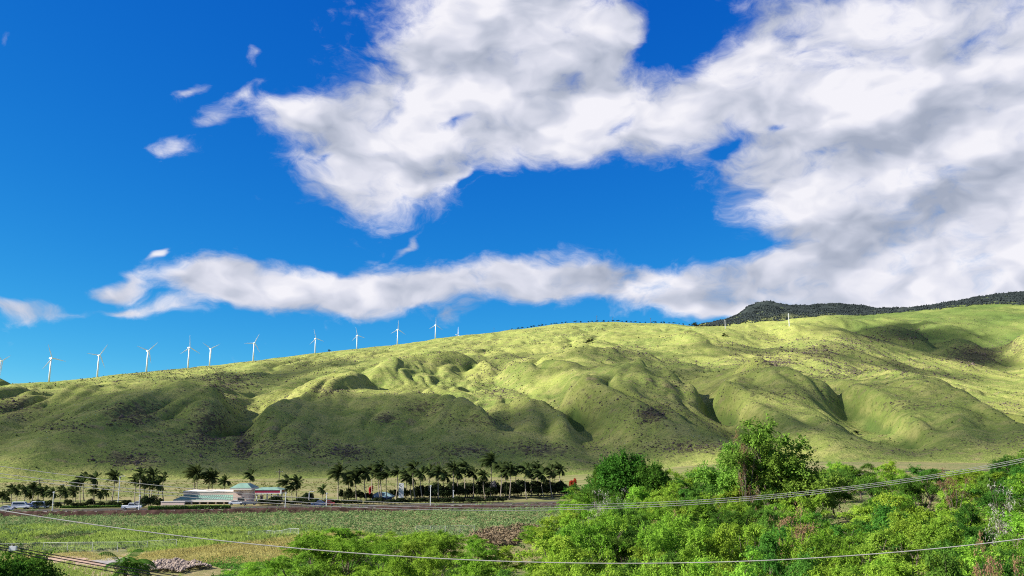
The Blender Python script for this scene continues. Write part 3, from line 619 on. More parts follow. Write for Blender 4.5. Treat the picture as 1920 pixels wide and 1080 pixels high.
# trees and shrubs standing on the skyline
RT_M = leafmat('skyline_leaves', (.022, .032, .014), (.035, .048, .018), trans=.2, scale=.1); BARK_M = plain('bark', (.085, .068, .052), .95, .3, 4, bump=.4)
ridge_vars = []
for k in range(4):
    g = np.random.default_rng(300 + k); n = 7
    cent = np.stack([g.normal(-.6, 1.5, n), g.normal(0, 1.2, n), g.uniform(1.6, 5.4, n)], -1); rad = np.stack([g.uniform(1.0, 1.9, n), g.uniform(1.0, 1.7, n), g.uniform(.8, 1.5, n)], -1)
    cr = mesh_np('crown', *clump_leaves(cent, rad, 420, (.7, 1.3), .6, 310 + k), RT_M)
    tk = MB().tube([(.3, 0, -1), (.1, 0, 1.5), (-.3, 0, 4.5)], [.3, .22, .1], 5).mesh('trunk', BARK_M); ridge_vars.append((tk, cr))
spots = [960, 972, 981] + list(range(990, 1066, 7)) + [1078, 1090] + list(range(1104, 1300, 9)) + [1300, 1305, 1311, 1318, 1326, 1334, 1342, 1350, 1358, 620]
def reg(px): return 'where the scrubby skyline starts after the last turbine' if px < 1066 else 'near the tall dark skyline mast' if px < 1170 else 'along the level skyline before the saddle' if px < 1295 else 'in the saddle left of the wooded peak'
for i, px in enumerate(spots):
    p = skyline(px + random.uniform(-2, 2), 1200, 4300); k = i % 4; sc = random.uniform(.8, 1.5) * (1.9 if px in (1300, 1305, 975) else 1.0) * math.hypot(p.x, p.y) / 2900
    t = empty('skyline_tree', p, random.uniform(0, 6.28)); t.scale = (sc * 1.2, sc * 1.2, sc * .8)
    tag(t, 'small dark windswept tree on the grassy skyline between turbines' if px == 620 else ('larger' if sc > 1.35 else 'small') + ' dark windswept tree ' + reg(px), 'tree', None if px == 620 else ('larger' if sc > 1.35 else 'small') + ' trees ' + reg(px))
    add('trunk', ridge_vars[k][0], t); add('crown', ridge_vars[k][1], t)
for i, (px, row, sc, lab) in enumerate([(1608, 815, 1.25, 'round dark bush alone in the grass of the lower right slope'), (1110, 643, 1.3, 'dark pointed shrub alone on the pale upper slope'), (1103, 644, .9, 'low dark shrub beside the pointed one on the upper slope'), (1360, 632, 1.1, 'small dark shrub on the rounded grassy top')]):
    p = hit_hill(px, row); t = empty('hill_bush', p); s_ = sc * math.hypot(p.x, p.y) / 1300; t.scale = (s_ * 1.2, s_, s_ * .8); tag(t, lab, 'bush'); add('trunk', ridge_vars[i][0], t); add('crown', ridge_vars[i][1], t)
# ------------------------------------------------------------------ road terrace: bank, road, dry field
def wall_y(x): return WALL_Y0 + WALL_K * x
BANK_M = plain('red_earth_bank', (.062, .036, .028), .95, .45, .6, spec=.05, bump=.6)
ASPH_M = plain('asphalt', (.04, .038, .037), .9, .15, .5, spec=.1); CONC_M = plain('pale_kerb', (.42, .39, .35), .9, .15, 1)
PINKDIRT_M = plain('pink_dirt', (.34, .24, .175), .95, .2, .4, spec=.05, bump=.4); SLAB_M = plain('worn_concrete', (.27, .245, .225), .9, .15, .5)
def strip(name, x0, x1, f0, f1, mat, nx, ny, dz=.02, zf=None, kind='structure'):
    """sheet that follows the ground between two lines"""
    xs = np.linspace(x0, x1, nx); V = []
    for x in xs:
        a, b = f0(x), f1(x)
        for k in range(ny): y = a + (b - a) * k / (ny - 1); V.append((x, y, gz(x, y) + dz if zf is None else zf(x, y, k)))
    idx = np.arange(nx * ny).reshape(nx, ny); Fq = np.stack([idx[:-1, :-1], idx[1:, :-1], idx[1:, 1:], idx[:-1, 1:]], -1).reshape(-1, 4)
    return tag(add(name, mesh_np(name, V, Fq, mat, True)), kind=kind)
def bank_z(x, y, k):
    b0 = gz(x, wall_y(x) - 3); t = gz(x, wall_y(x) + 2.5); prof = [-.15, .1, .55, 1.0, 1.12, 1.1]
    return b0 + (t - b0) * prof[k] + (.28 if 0 < k < 4 else .1) * float(fbm(x / 1.1, k * 1.7, 5, 3)) * 1.6
strip('roadside_bank', -330, 40, lambda x: wall_y(x) - 1.5, lambda x: wall_y(x) + .9, BANK_M, 560, 6, zf=bank_z)
strip('road', -330, 300, lambda x: wall_y(x) + 3.0, lambda x: wall_y(x) + 10, ASPH_M, 180, 5, .05)
mk = MB()
strip('road_edge_line', -330, 300, lambda x: wall_y(x) + 3.4, lambda x: wall_y(x) + 3.55, CONC_M, 180, 2, .056); strip('road_centre_line', -330, 300, lambda x: wall_y(x) + 6.9, lambda x: wall_y(x) + 7.05, plain('yellow_paint', (.6, .42, .06), .8), 180, 2, .056)
KERB = MB()
for i in range(148):
    x = -330 + i * 2.5; y = wall_y(x) + .45; KERB.box(x, x + 2.44, y, y + .35, gz(x, y) - .2, gz(x, y) + .26)
KERB.obj('kerb', CONC_M)['kind'] = 'structure'
def drymat():
    m, t, o = mat_new('dry_field'); p = t.new('ShaderNodeBsdfPrincipled'); g = t.new('ShaderNodeNewGeometry').outputs['Position']
    mp = t.new('ShaderNodeMapping'); mp.inputs['Scale'].default_value = (.012, .09, .1); t.l.new(g, mp.inputs[0])
    a = t.noise(mp.outputs[0], 1, 5, .6); b = t.noise(g, .8, 4, .6)
    col = t.ramp(a, [(.30, (.10, .125, .035)), (.45, (.15, .165, .055)), (.60, (.235, .20, .10)), (.72, (.12, .14, .04))])
    col = t.mix(t.m('MULTIPLY', t.smooth(b, .5, .75), .5), col, (.10, .095, .04))
    t.l.new(col, p.inputs['Base Color']); p.inputs['Roughness'].default_value = .95; p.inputs['Specular IOR Level'].default_value = .05; t.l.new(p.outputs[0], o.inputs[0]); return m
strip('dry_field', -420, 150, lambda x: wall_y(x) + 14, lambda x: 492 + 22 * float(fbm(x / 30, .5, 9, 3)), drymat(), 120, 50, .05)

# ------------------------------------------------------------------ ground cover: scrub, grasses
SAGE_M = leafmat('blue_green_scrub_leaves', (.10, .20, .065), (.16, .26, .105), (.21, .33, .12), trans=.3, scale=.12)
GRASS_M = leafmat('tall_grass_blades', (.22, .33, .06), (.32, .42, .10), (.15, .25, .05), trans=.35, scale=.10)
GOLD_M = leafmat('golden_grass_blades', (.40, .35, .12), (.46, .42, .16), (.22, .22, .07), trans=.35, scale=.25)
LOWG_M = leafmat('low_green_leaves', (.07, .19, .03), (.12, .26, .04), (.05, .12, .03), trans=.35, scale=.3)
def polyscatter(n, poly, seed):
    """points on the ground under a photo outline, even over the picture's rows"""
    g = np.random.default_rng(seed); xs = [p[0] for p in poly]; ys = [p[1] for p in poly]
    W3 = [on_ground(p[0], p[1]) for p in poly]; wp = [(w.x, w.y) for w in W3]
    bx = (min(w[0] for w in wp), max(w[0] for w in wp)); by = (min(w[1] for w in wp), max(w[1] for w in wp))
    x = g.uniform(*bx, n * 3); y = g.uniform(*by, n * 3); k = inpoly(x + 14 * fbm(x / 16, y / 10, seed, 3), y + 12 * fbm(x / 16, y / 10, seed + 3, 3), wp); x, y = x[k][:n], y[k][:n]; return x, y, ground_z(x, y), g
def blades(x, y, z, h, w, seed, lean=.35):
    g = np.random.default_rng(seed); n = len(x); th = g.uniform(0, 6.28, n); lx = g.normal(-.25, lean, n) * h; ly = g.normal(0, lean, n) * h
    b = np.stack([x, y, z - .05], -1); s = np.stack([np.cos(th), np.sin(th), np.zeros(n)], -1) * np.reshape(w, (-1, 1)); t = b + np.stack([lx, ly, h], -1)
    m_ = b + np.stack([lx * .35, ly * .35, h * .6], -1)
    return np.stack([b - s, b + s, m_ + s * .8, t, m_ - s * .8], 1).reshape(-1, 3), np.arange(5 * n).reshape(-1, 5)
def tufts(name, n, poly, hr, wr, mat, seed, label, patch=None, lean=.35):
    x, y, z, g = polyscatter(n, poly, seed)
    if patch is not None:
        k = patch(x, y); x, y, z = x[k], y[k], z[k]
    h = g.uniform(*hr, len(x)) * (1 + 1.2 * fbm(x / 6, y / 6, seed, 3)); w = g.uniform(*wr, len(x))
    return tag(add(name, mesh_np(name, *blades(x, y, z, h, w, seed, lean), mat)), label, 'grass', kind='stuff')
def scrub(name, n, poly, hr, mat, seed, label, leaf=(.25, .55), nb=9, spread=.8):
    """low bushes: each a little heap of leaves"""
    x, y, z, g = polyscatter(n, poly, seed); hh = g.uniform(*hr, len(x)) * (1 + 1.1 * fbm(x / 9, y / 9, seed + 5, 3)); hh = np.maximum(hh, .15)
    m_ = len(x); C = np.repeat(np.stack([x, y, z], -1), nb, 0); H = np.repeat(hh, nb); u = g.normal(0, 1, (m_ * nb, 3)); u /= np.linalg.norm(u, axis=1)[:, None]; u[:, 2] = np.abs(u[:, 2])
    C = C + u * np.stack([H * spread, H * spread, H], -1) * g.uniform(.6, 1.1, (m_ * nb, 1))
    return tag(add(name, mesh_np(name, *leaves(C, u, leaf, .55, seed + 9, .1, .4), mat)), label, 'scrub', kind='stuff')
FAR = [(-60, 972), (100, 967), (500, 962), (1000, 954), (1090, 950)]
scrub('grey_green_scrub', 9000, FAR + [(1090, 1000), (900, 1004), (640, 1002), (420, 998), (200, 1000), (-60, 1003)], (.4, 1.15), SAGE_M, 101, 'low grey-green scrub covering the field below the road bank')
tufts('yellow_green_grass', 52000, [(-60, 985), (150, 990), (420, 992), (640, 992), (700, 1004), (560, 1018), (330, 1036), (-60, 1042)], (.5, 1.0), (.03, .07), GRASS_M, 103, 'tall yellow-green grass in the field behind the wire fence', lambda x, y: vnoise(x / 12, y / 5, 5) + .25 * vnoise(x / 3, y / 3, 6) > .42)
scrub('field_weeds', 2600, [(-60, 995), (420, 998), (640, 998), (560, 1014), (330, 1030), (-60, 1037)], (.3, .8), leafmat('weed_leaves', (.09, .14, .05), (.13, .18, .07), trans=.3, scale=.2), 104, 'dull green weeds mixed into the grass by the wire fence')
tufts('golden_grass', 34000, [(270, 1040), (380, 1030), (520, 1014), (640, 1002), (720, 1006), (640, 1022), (540, 1045), (380, 1058), (250, 1052)], (.35, .8), (.03, .06), GOLD_M, 105, 'dry golden grass on the low mound beside the thicket')
tufts('verge_grass', 9000, [(-60, 1040), (250, 1040), (420, 1050), (420, 1060), (260, 1052), (100, 1050), (-60, 1058)], (.15, .4), (.02, .05), GOLD_M, 107, 'short straw-coloured grass between the fence and the dirt path')
tufts('path_side_grass', 9000, [(60, 1052), (130, 1055), (190, 1080), (200, 1110), (40, 1110), (0, 1060)], (.2, .45), (.02, .05), GRASS_M, 109, 'yellowish grass beside the pink dirt path')
scrub('green_ground_cover', 5200, [(360, 1050), (460, 1046), (560, 1034), (700, 1030), (800, 1110), (330, 1110), (400, 1078)], (.2, .55), LOWG_M, 111, 'bright green creeping plants between golden grass and thicket', (.18, .38))
scrub('brown_brush', 900, [(880, 1006), (960, 990), (1010, 988), (1000, 1006), (960, 1022), (900, 1028)], (.5, 1.4), leafmat('dead_twigs', (.13, .10, .06), (.18, .14, .085), (.09, .085, .045), trans=.1, scale=.5), 113, 'dead brown brush and bare red soil at the thicket edge', (.3, .8))
for nm, poly, mat, kd in [('dirt_path', [(20, 1042), (150, 1044), (215, 1062), (250, 1085), (260, 1120), (200, 1120), (170, 1080), (110, 1058)], PINKDIRT_M, .05), ('concrete_apron', [(170, 1052), (215, 1046), (300, 1050), (290, 1062), (225, 1066)], SLAB_M, .09), ('bare_soil', [(930, 1010), (985, 996), (1000, 1004), (960, 1026), (925, 1030)], BANK_M, .05), ('bare_soil', [(410, 1036), (480, 1030), (500, 1034), (450, 1040)], BANK_M, .05)]:
    w = [on_ground(*p, kd) for p in poly]; me = bpy.data.meshes.new(nm); bm = bmesh.new(); f = bm.faces.new([bm.verts.new(p) for p in w])
    bmesh.ops.triangulate(bm, faces=[f]); bmesh.ops.subdivide_edges(bm, edges=bm.edges, cuts=5, use_grid_fill=True)
    for v in bm.verts: v.co.z = gz(v.co.x, v.co.y) + kd
    bm.to_mesh(me); bm.free(); me.materials.append(mat); tag(add(nm, me), kind='structure')
scrub('dry_field_tufts', 3000, [(-60, 938), (300, 934), (700, 930), (1060, 926), (1060, 898), (700, 900), (300, 903), (-60, 905)], (.25, .9), leafmat('tuft_leaves', (.10, .125, .035), (.16, .17, .06), (.20, .17, .08), trans=.2, scale=.1), 127, 'straggly olive tufts over the dry field behind the palms', (.3, .7), 7)
# rubble heap
x, y, z, g = polyscatter(900, [(272, 1058), (330, 1055), (395, 1062), (400, 1072), (350, 1084), (285, 1078)], 121)
s = .1 + g.gamma(2, .07, len(x)); tag(add('rubble_heap', mesh_np('rubble_heap', *stones(x, y, z + .25 + .5 * vnoise(x / 2, y / 2, 3), s, .75, 9), plain('rubble_stone', (.21, .165, .135), .95, .4, .8))), 'heap of pale pinkish broken stones beside the near palm', 'rubble', kind='stuff')

# ------------------------------------------------------------------ wire fences
GALV_M = plain('galvanised_wire', (.42, .43, .42), .5, .1, 2, metal=.2)
def fence(pts, h, step, label, wire=.25):
    W3 = [on_ground(*p) for p in pts]; root = empty('wire_fence', W3[0]); tag(root, label, 'fence'); o = W3[0]
    post = MB().tube([(0, 0, -.3), (0, 0, h)], .045, 6).mesh('post', GALV_M); cap = None; P_ = []
    for a, b in zip(W3[:-1], W3[1:]):
        n = max(1, int((b - a).length / step))
        for k in range(n): q = a.lerp(b, k / n); P_.append(Vector((q.x, q.y, gz(q.x, q.y))) - o)
    P_.append(W3[-1] - o)
    for p in P_: add('post', post, root, p)
    MB().tube([p + Vector((0, 0, h - .03)) for p in P_], .025, 4).obj('top_rail', GALV_M, root)
    m = MB()
    for a, b in zip(P_[:-1], P_[1:]):
        for k in range(1, int(h / wire)): m.tube([a + Vector((0, .0, k * wire)), b + Vector((0, 0, k * wire))], .006, 3, False)
        n = int((b - a).length / wire)
        for k in range(1, n): q = a.lerp(b, k / n); m.tube([q + Vector((0, 0, .05)), q + Vector((0, 0, h - .05))], .006, 3, False)
    m.obj('wire_mesh', GALV_M, root)
fence([(-40, 1038), (80, 1036), (220, 1035), (330, 1030)], 1.75, 4.0, 'wire mesh fence on thin steel posts along the near grass field')
fence([(780, 1000), (835, 1000), (890, 998)], 1.6, 2.9, 'short run of wire fence with pale rail behind the thicket')
fence([(465, 1010), (500, 1008), (560, 1006)], 1.5, 5.0, 'old wire fence half sunk in the golden grass mound')

# ------------------------------------------------------------------ coconut palms bent by the trade wind
FROND_M = leafmat('palm_frond', (.032, .054, .018), (.055, .082, .025), (.08, .105, .03), trans=.3, scale=.35); PTRUNK_M = plain('palm_trunk', (.24, .205, .165), .95, .25, 1.5, bump=.4)
def frond_geo(origin, az0, up0, length, wind, g, nl=11, lw=.09, ll=1.0):
    """midrib curving out, over and downwind, a fringe of leaflets on both sides"""
    p = np.array(origin, float); d = np.array([math.cos(az0) * math.cos(up0), math.sin(az0) * math.cos(up0), math.sin(up0)]); V, Fc = [], []; st = length / nl; pts = [p.copy()]
    for k in range(nl):
        d = d + np.array([-wind * .16, 0, -.115 - .02 * k / nl]); d /= np.linalg.norm(d); p = p + d * st; pts.append(p.copy())
    pts = np.array(pts)
    for k in range(1, len(pts)):
        t = pts[k] - pts[k - 1]; t /= np.linalg.norm(t); sd = np.cross(t, (0, 0, 1)); sd /= np.linalg.norm(sd) + 1e-6
        L = ll * (.55 + .9 * math.sin(math.pi * min(.97, (k + .6) / (len(pts) + .3)))) * g.uniform(.85, 1.15)
        for s in (-1, 1):
            tip = pts[k] + (sd * s * .62 + t * .55 + np.array([-wind * .22, 0, -.42])) * L; b = len(V); w = t * lw * 1.6
            V += [pts[k] - w, pts[k] + w, tip + t * .03, tip - t * .03]; Fc.append((b, b + 1, b + 2, b + 3))
        b = len(V); q = sd * .04; V += [pts[k - 1] - q, pts[k - 1] + q, pts[k] + q, pts[k] - q]; Fc.append((b, b + 1, b + 2, b + 3))
    return V, Fc
def crown_mesh(seed, nf, L, wind, lw=.16):
    g = np.random.default_rng(seed); V, Fc = [], []
    for k in range(nf):
        v, f = frond_geo((0, 0, 0), 6.283 * k / nf + g.uniform(-.3, .3), g.uniform(-.15, 1.35), L * g.uniform(.8, 1.1), wind, g, 9, lw, L * .26)
        b = len(V); V += v; Fc += [tuple(i + b for i in q) for q in f]
    return mesh_np('crown', V, Fc, FROND_M)
PCROWN = [crown_mesh(400 + k, 25 + 3 * (k % 3), 2.9 + .2 * (k % 3), (.75, .5, .6, .85, .7)[k]) for k in range(5)]
PTR = []
for k in range(5):
    b = (.02, .06, -.05, .1, -.02)[k]; pts = [(-b * math.sin(2.2 * t) * 1.0, 0, t) for t in np.linspace(0, 1, 7)]; pts = [(x - pts[-1][0], y, z - 1) for x, y, z in pts]
    PTR.append(MB().tube(pts, [.024, .018, .016, .015, .014, .0135, .013], 6).mesh('trunk', PTRUNK_M, True))
def palm(px, row, dy, label, group, sc=1.0):
    """crown centre at a photo pixel, foot on the terrace dy behind the bank"""
    a = pdir(px, row)[0]; y = (WALL_Y0 + dy) / (1 - WALL_K * math.tan(a)); c = PY(px, row, y); k = random.randrange(5)
    x0 = c.x; g0 = gz(x0, y); h = c.z - g0
    if h < 1.8: h = 1.8
    t = empty('coconut_palm', (x0, y, g0)); hw_ = 'tall ' if h > 9.5 else 'short ' if h < 5.5 else 'middling '; label, group = (hw_ + label.replace('tall ', '').replace('short ', ''), hw_ + group) if group else (label, None); tag(t, label, 'palm tree', group)
    tr = add('trunk', PTR[k], t, (0, 0, h)); tr.scale = (h * .75 + 3.5, h * .75 + 3.5, h + .4)
    cr = add('crown', PCROWN[random.randrange(5)], t, (0, 0, h)); s = sc * (1.0 if h > 6 else .72) * random.uniform(.86, 1.12); cr.scale = (s, s, s); cr.rotation_euler = (0, random.uniform(-.15, .1), random.uniform(-.35, .35))
GA = ('palms left of the store', 'dark wind-bent coconut palm in the open row left of the pink store')
for px, row in [(5, 929), (23, 917), (33, 919), (48, 920), (63, 914), (73, 919), (83, 922), (98, 925), (115, 917), (123, 924), (143, 910), (152, 905), (158, 898), (177, 897), (178, 921), (190, 926), (200, 923), (215, 893), (138, 922), (-15, 925), (14, 931), (57, 928)]: palm(px, row, random.uniform(22, 48), GA[1], GA[0])
GB = ('palms over the store car park', 'dark coconut palm in the tight clump beside the pink end wall of the store')
for px, row in [(255, 900), (265, 888), (272, 905), (282, 904), (287, 890), (307, 897), (298, 908)]: palm(px, row, random.uniform(24, 34), GB[1], GB[0], .92)
GC = ('palms behind the store', 'dark coconut palm rising behind the teal roof of the store')
for px, row in [(366, 887), (371, 892), (393, 890), (399, 896), (422, 902)]: palm(px, row, random.uniform(48, 60), GC[1], GC[0], 1.12)
palm(470, 891, 52, 'single tall coconut palm behind the store tower and fuel canopy', None, 1.1)
GD = ('palms right of the fuel canopy', 'short coconut palm between the fuel canopy and the blue-roofed pavilion')
for px, row in [(537, 905), (557, 905), (548, 915), (605, 918)]: palm(px, row, random.uniform(24, 34), GD[1], GD[0])
GE = ('palms over the pavilion', 'tall coconut palm crowded round the blue-roofed pavilion and white sign')
for px, row in [(635, 887), (654, 898), (668, 893), (685, 888), (698, 882), (715, 875), (711, 888), (725, 892), (745, 886), (762, 891), (776, 877), (770, 895)]: palm(px, row, random.uniform(20, 40), GE[1], GE[0], 1.1)
GF = ('palms in the dense row', 'tall coconut palm in the dense row above the dark shrubs')
for px, row in [(790, 888), (805, 882), (822, 886), (833, 892), (850, 877), (858, 886), (872, 877), (888, 889), (907, 892), (940, 878), (948, 888), (957, 880), (968, 887), (985, 880), (996, 888), (1008, 878), (1016, 890), (1032, 882), (1040, 892), (1050, 880)]: palm(px, row, random.uniform(20, 42), GF[1], GF[0], 1.1)
palm(921, 865, 30, 'tallest coconut palm of the dense row, standing above its neighbours', None, 1.2)

# ------------------------------------------------------------------ dark shrubs, hedges, small trees by the road
DK_M = leafmat('dark_shrub_leaves', (.018, .03, .013), (.032, .048, .018), (.05, .065, .025), trans=.25, scale=.4)
HG_M = leafmat('hedge_leaves', (.05, .17, .025), (.07, .21, .03), (.04, .13, .02), trans=.3, scale=.6)
RED_M = leafmat('red_blossom', (.42, .04, .02), (.52, .07, .03), (.08, .09, .03), trans=.3, scale=1.2)
def shrub_mesh(seed, mat, n=1300, leaf=(.3, .6)):
    g = np.random.default_rng(seed); c = np.stack([g.uniform(-.55, .55, 6), g.uniform(-.55, .55, 6), g.uniform(.3, .72, 6)], -1); r = np.stack([g.uniform(.3, .5, 6)] * 2 + [g.uniform(.25, .4, 6)], -1)
    return mesh_np('foliage', *clump_leaves(c, r, n, (leaf[0] / 3, leaf[1] / 3), .6, seed + 1), mat)
STEM = MB()
for k in range(5): STEM.tube([(.05 * math.cos(k * 1.3), .05 * math.sin(k * 1.3), -.08), (.3 * math.cos(k * 1.3), .3 * math.sin(k * 1.3), .5)], [.03, .015], 4)
STEM_ME = STEM.mesh('stem', BARK_M); DKV = [shrub_mesh(500 + k, DK_M) for k in range(4)]; REDV = shrub_mesh(510, RED_M)
def shrub(px, dy, w, h, label, group=None, foliage=None, row=940):
    a = pdir(px, row)[0]; y = (WALL_Y0 + dy) / (1 - WALL_K * math.tan(a)); x = y * math.tan(a)
    t = empty('shrub', (x, y, gz(x, y)), random.uniform(0, 6.28)); t.scale = (w / 2, w / 2, h); tag(t, label, 'shrub', group)
    add('stem', STEM_ME, t); add('foliage', foliage or random.choice(DKV), t); return t
for px in range(782, 1066, 7): shrub(px + random.uniform(-2, 2), random.uniform(30, 44), random.uniform(5.5, 8), random.uniform(3.8, 5.8), 'dark shrub in the thick belt under the dense palm row', 'shrubs under the palms')
for px in range(640, 700, 9): shrub(px, random.uniform(26, 34), random.uniform(2.5, 4), random.uniform(2.2, 4), 'dark shrub just left of the blue-roofed pavilion', 'shrubs by the pavilion')
for px in range(735, 785, 9): shrub(px, random.uniform(34, 40), random.uniform(2.5, 4), random.uniform(2.5, 4), 'dark shrub round the foot of the white sign', 'shrubs by the sign')
for px in range(486, 945, 8): shrub(px + random.uniform(-2, 2), random.uniform(11.5, 14), random.uniform(2.4, 3.6), random.uniform(1.2, 2.0), 'low dark roadside bush in the clipped line behind the road', 'low bushes along the road')
for px in range(60, 250, 16): shrub(px + random.uniform(-5, 5), random.uniform(14, 20), random.uniform(2.5, 4), random.uniform(1.4, 3.0), 'dark bush at the feet of the open palm row', 'bushes under the left palms')
for px, w, h in [(282, 5.5, 3.4), (298, 4, 2.8), (270, 3.5, 2.4), (240, 3.5, 2)]: shrub(px, 14, w, h, 'rounded dark bush left of the pink garden wall', 'bushes by the pink wall')
for px, w, h in [(568, 5.5, 3.2), (580, 5, 3.4), (508, 4, 2.4), (518, 4, 2.6)]: shrub(px, 17, w, h, 'rounded dark bush right of the fuel canopy', 'bushes by the fuel canopy')
shrub(1073, 46, 3.0, 5.0, 'shrub with bright red blossom above the dark belt beside the thicket', None, REDV)
shrub(694, 44, 1.6, 4.0, 'small red-flowered shrub behind the pavilion', None, REDV)
shrub(925, 33, 3.0, 5.5, 'grey dried-up shrub with upright form among the palms', None, shrub_mesh(512, leafmat('dry_grey_leaves', (.13, .12, .13), (.2, .19, .2), trans=.1, scale=1)))
def hedge(pxa, pxb, dy, depth, h, label):
    a0, a1 = pdir(pxa, 952)[0], pdir(pxb, 952)[0]; ya = (WALL_Y0 + dy) / (1 - WALL_K * math.tan(a0)); yb = (WALL_Y0 + dy) / (1 - WALL_K * math.tan(a1)); A = Vector((ya * math.tan(a0), ya, 0)); B = Vector((yb * math.tan(a1), yb, 0))
    L = (B - A).length; o = Vector((A.x, A.y, gz(A.x, A.y))); t = empty('hedge', o, math.atan2(B.y - A.y, B.x - A.x)); tag(t, label, 'hedge'); n = int(L * 260); g = np.random.default_rng(int(pxa))
    u = g.uniform(0, 1, (n, 3)); face = g.integers(0, 3, n); C = u * (L, depth, h); C[face == 0, 2] = h; C[face == 1, 1] = 0; N = np.zeros((n, 3)); N[face == 0, 2] = 1; N[face == 1, 1] = -1
    C[:, 2] += .22 * h * fbm(C[:, 0] / 2.2, C[:, 1], 7, 3) * 2; C += g.normal(0, .06, (n, 3))
    add('foliage', mesh_np('foliage', *leaves(C, N, (.14, .34), .6, 7, .1, .3), HG_M), t)
    MB().box(.1, L - .1, .12, depth, -.3, h * .86).obj('branches', BARK_M, t)
hedge(277, 432, 1.0, 1.7, 1.05, 'bright green trimmed hedge in front of the pink store')
hedge(112, 268, 13.2, 1.2, .55, 'low green verge hedge left of the pink store')
# ------------------------------------------------------------------ the roadside store: pink walls, teal roofs, tower, fuel canopy
PINK_M = plain('pink_stucco', (.66, .50, .41), .85, .06, .4); CREAM_M = plain('cream_trim', (.68, .62, .54), .8, .06, .5); TEAL_M = plain('teal_roof', (.15, .25, .195), .6, .16, .5)
MAROON_M = plain('maroon_fascia', (.30, .02, .06), .5, .1, .6); TRIM_M = plain('white_trim', (.75, .75, .74), .6, .05, 1); DARK_M = plain('dark_interior', (.02, .02, .022), .8, .2, 1)
GLASS_M = plain('dark_window_glass', (.03, .035, .04), .08, .1, 1, spec=.6); BROWN_M = plain('brown_sign_paint', (.17, .07, .05), .7, .15, 2); WOODP_M = plain('weathered_timber', (.13, .10, .08), .9, .2, 2)
BY = 272.0
def bx_(px, y=BY): return PY(px, 940, y).x
def bz_(row, y=BY, px=400): return PY(px, row, y).z
def hip(m, x0, x1, y0, y1, z0, z1, ix, iy):
    m.raw([(x0, y0, z0), (x1, y0, z0), (x1, y1, z0), (x0, y1, z0), (x0 + ix, y0 + iy, z1), (x1 - ix, y0 + iy, z1), (x1 - ix, y1 - iy, z1), (x0 + ix, y1 - iy, z1)],
          [(0, 1, 5, 4), (1, 2, 6, 5), (2, 3, 7, 6), (3, 0, 4, 7), (4, 5, 6, 7), (3, 2, 1, 0)]); return m
x_l, x_t0, x_t1, z0 = bx_(326), bx_(438), bx_(468), 1.15
st = empty('store', ((x_l + x_t1) / 2, BY + 5, z0)); tag(st, 'pink roadside store with teal roofs and a square sign tower', 'store'); off = st.location.copy()
def part(m, name, mat, parent=st):
    par_loc = off if parent is st else Vector((0, 0, 0)); m.v = [tuple(Vector(v) - off) for v in m.v]; return m.obj(name, mat, parent)
zp0, zp1 = bz_(927, BY + 3.5), bz_(921, BY + 3.5); zr1, zr0 = bz_(927.5, BY + 3.4), bz_(936.5, BY - .4)
part(MB().box(x_l + 1.5, x_t0 + .2, BY + 3.5, BY + 13, z0 - .4, zp1 - .25), 'wall', PINK_M)
part(MB().box(x_l + 1.3, x_t0 + .1, BY + 3.38, BY + 13.1, zp1 - .25, zp1), 'parapet_cap', CREAM_M)
m = MB(); m.raw([(x_l, BY - .4, zr0), (x_t0 + 1.7, BY - .4, zr0), (x_t0 + .2, BY + 3.36, zr1), (x_l + 2.4, BY + 3.36, zr1), (x_l, BY - .4, zr0 - .12), (x_t0 + 1.7, BY - .4, zr0 - .12), (x_t0 + .2, BY + 3.36, zr1 - .3), (x_l + 2.4, BY + 3.36, zr1 - .3)], [(0, 1, 2, 3), (7, 6, 5, 4), (0, 4, 5, 1), (1, 5, 6, 2), (3, 2, 6, 7), (0, 3, 7, 4)])
rf = part(m, 'porch_roof', TEAL_M)
seam = MB()
for k in range(26):
    t = (k + .5) / 26; xa = x_l + (x_t0 + 1.7 - x_l) * t; xb = x_l + 2.4 + (x_t0 + .2 - x_l - 2.4) * t
    seam.tube([Vector((xa, BY - .4, zr0 + .02)) - off, Vector((xb, BY + 3.34, zr1 + .02)) - off], .035, 4)
seam.obj('seam', plain('teal_seam', (.075, .24, .20), .6), rf)
part(MB().box(x_l - .1, x_t0 + 1.75, BY - .52, BY - .1, zr0 - .75, zr0 - .13), 'fascia', CREAM_M)
xs = np.linspace(x_l + .6, x_t0 - .4, 8)
for x in xs: part(MB().box(x - .22, x + .22, BY - .3, BY + .14, z0 - .3, zr0 - .76), 'column', PINK_M)
for k in range(7):
    a, b = xs[k] + .8, xs[k + 1] - .8
    w = part(MB().box(a, b, BY + 3.42, BY + 3.49, z0 + .75, z0 + 2.25), 'window', GLASS_M)
    fr = MB()
    for q in (a - .06, (a + b) / 2 - .03, b): fr.box(q, q + .06, BY + 3.36, BY + 3.415, z0 + .75, z0 + 2.25)
    fr.box(a - .06, b + .06, BY + 3.355, BY + 3.41, z0 + 2.25, z0 + 2.33); fr.v = [tuple(Vector(v) - off) for v in fr.v]; fr.obj('frame', TRIM_M, w)
zt = bz_(915.5); part(MB().box(x_t0, x_t1, BY - .8, BY + 5.2, z0 - .4, zt - .4), 'tower', PINK_M)
part(MB().box(x_t0 - .9, x_t1 + .9, BY - 1.7, BY + 6.1, zt - .4, zt + .12), 'tower_eave', CREAM_M)
m = MB(); hip(m, x_t0 - .95, x_t1 + .95, BY - 1.75, BY + 6.15, zt + .12, bz_(906.5, BY + 1), 2.1, 2.4); part(m, 'tower_roof', TEAL_M)
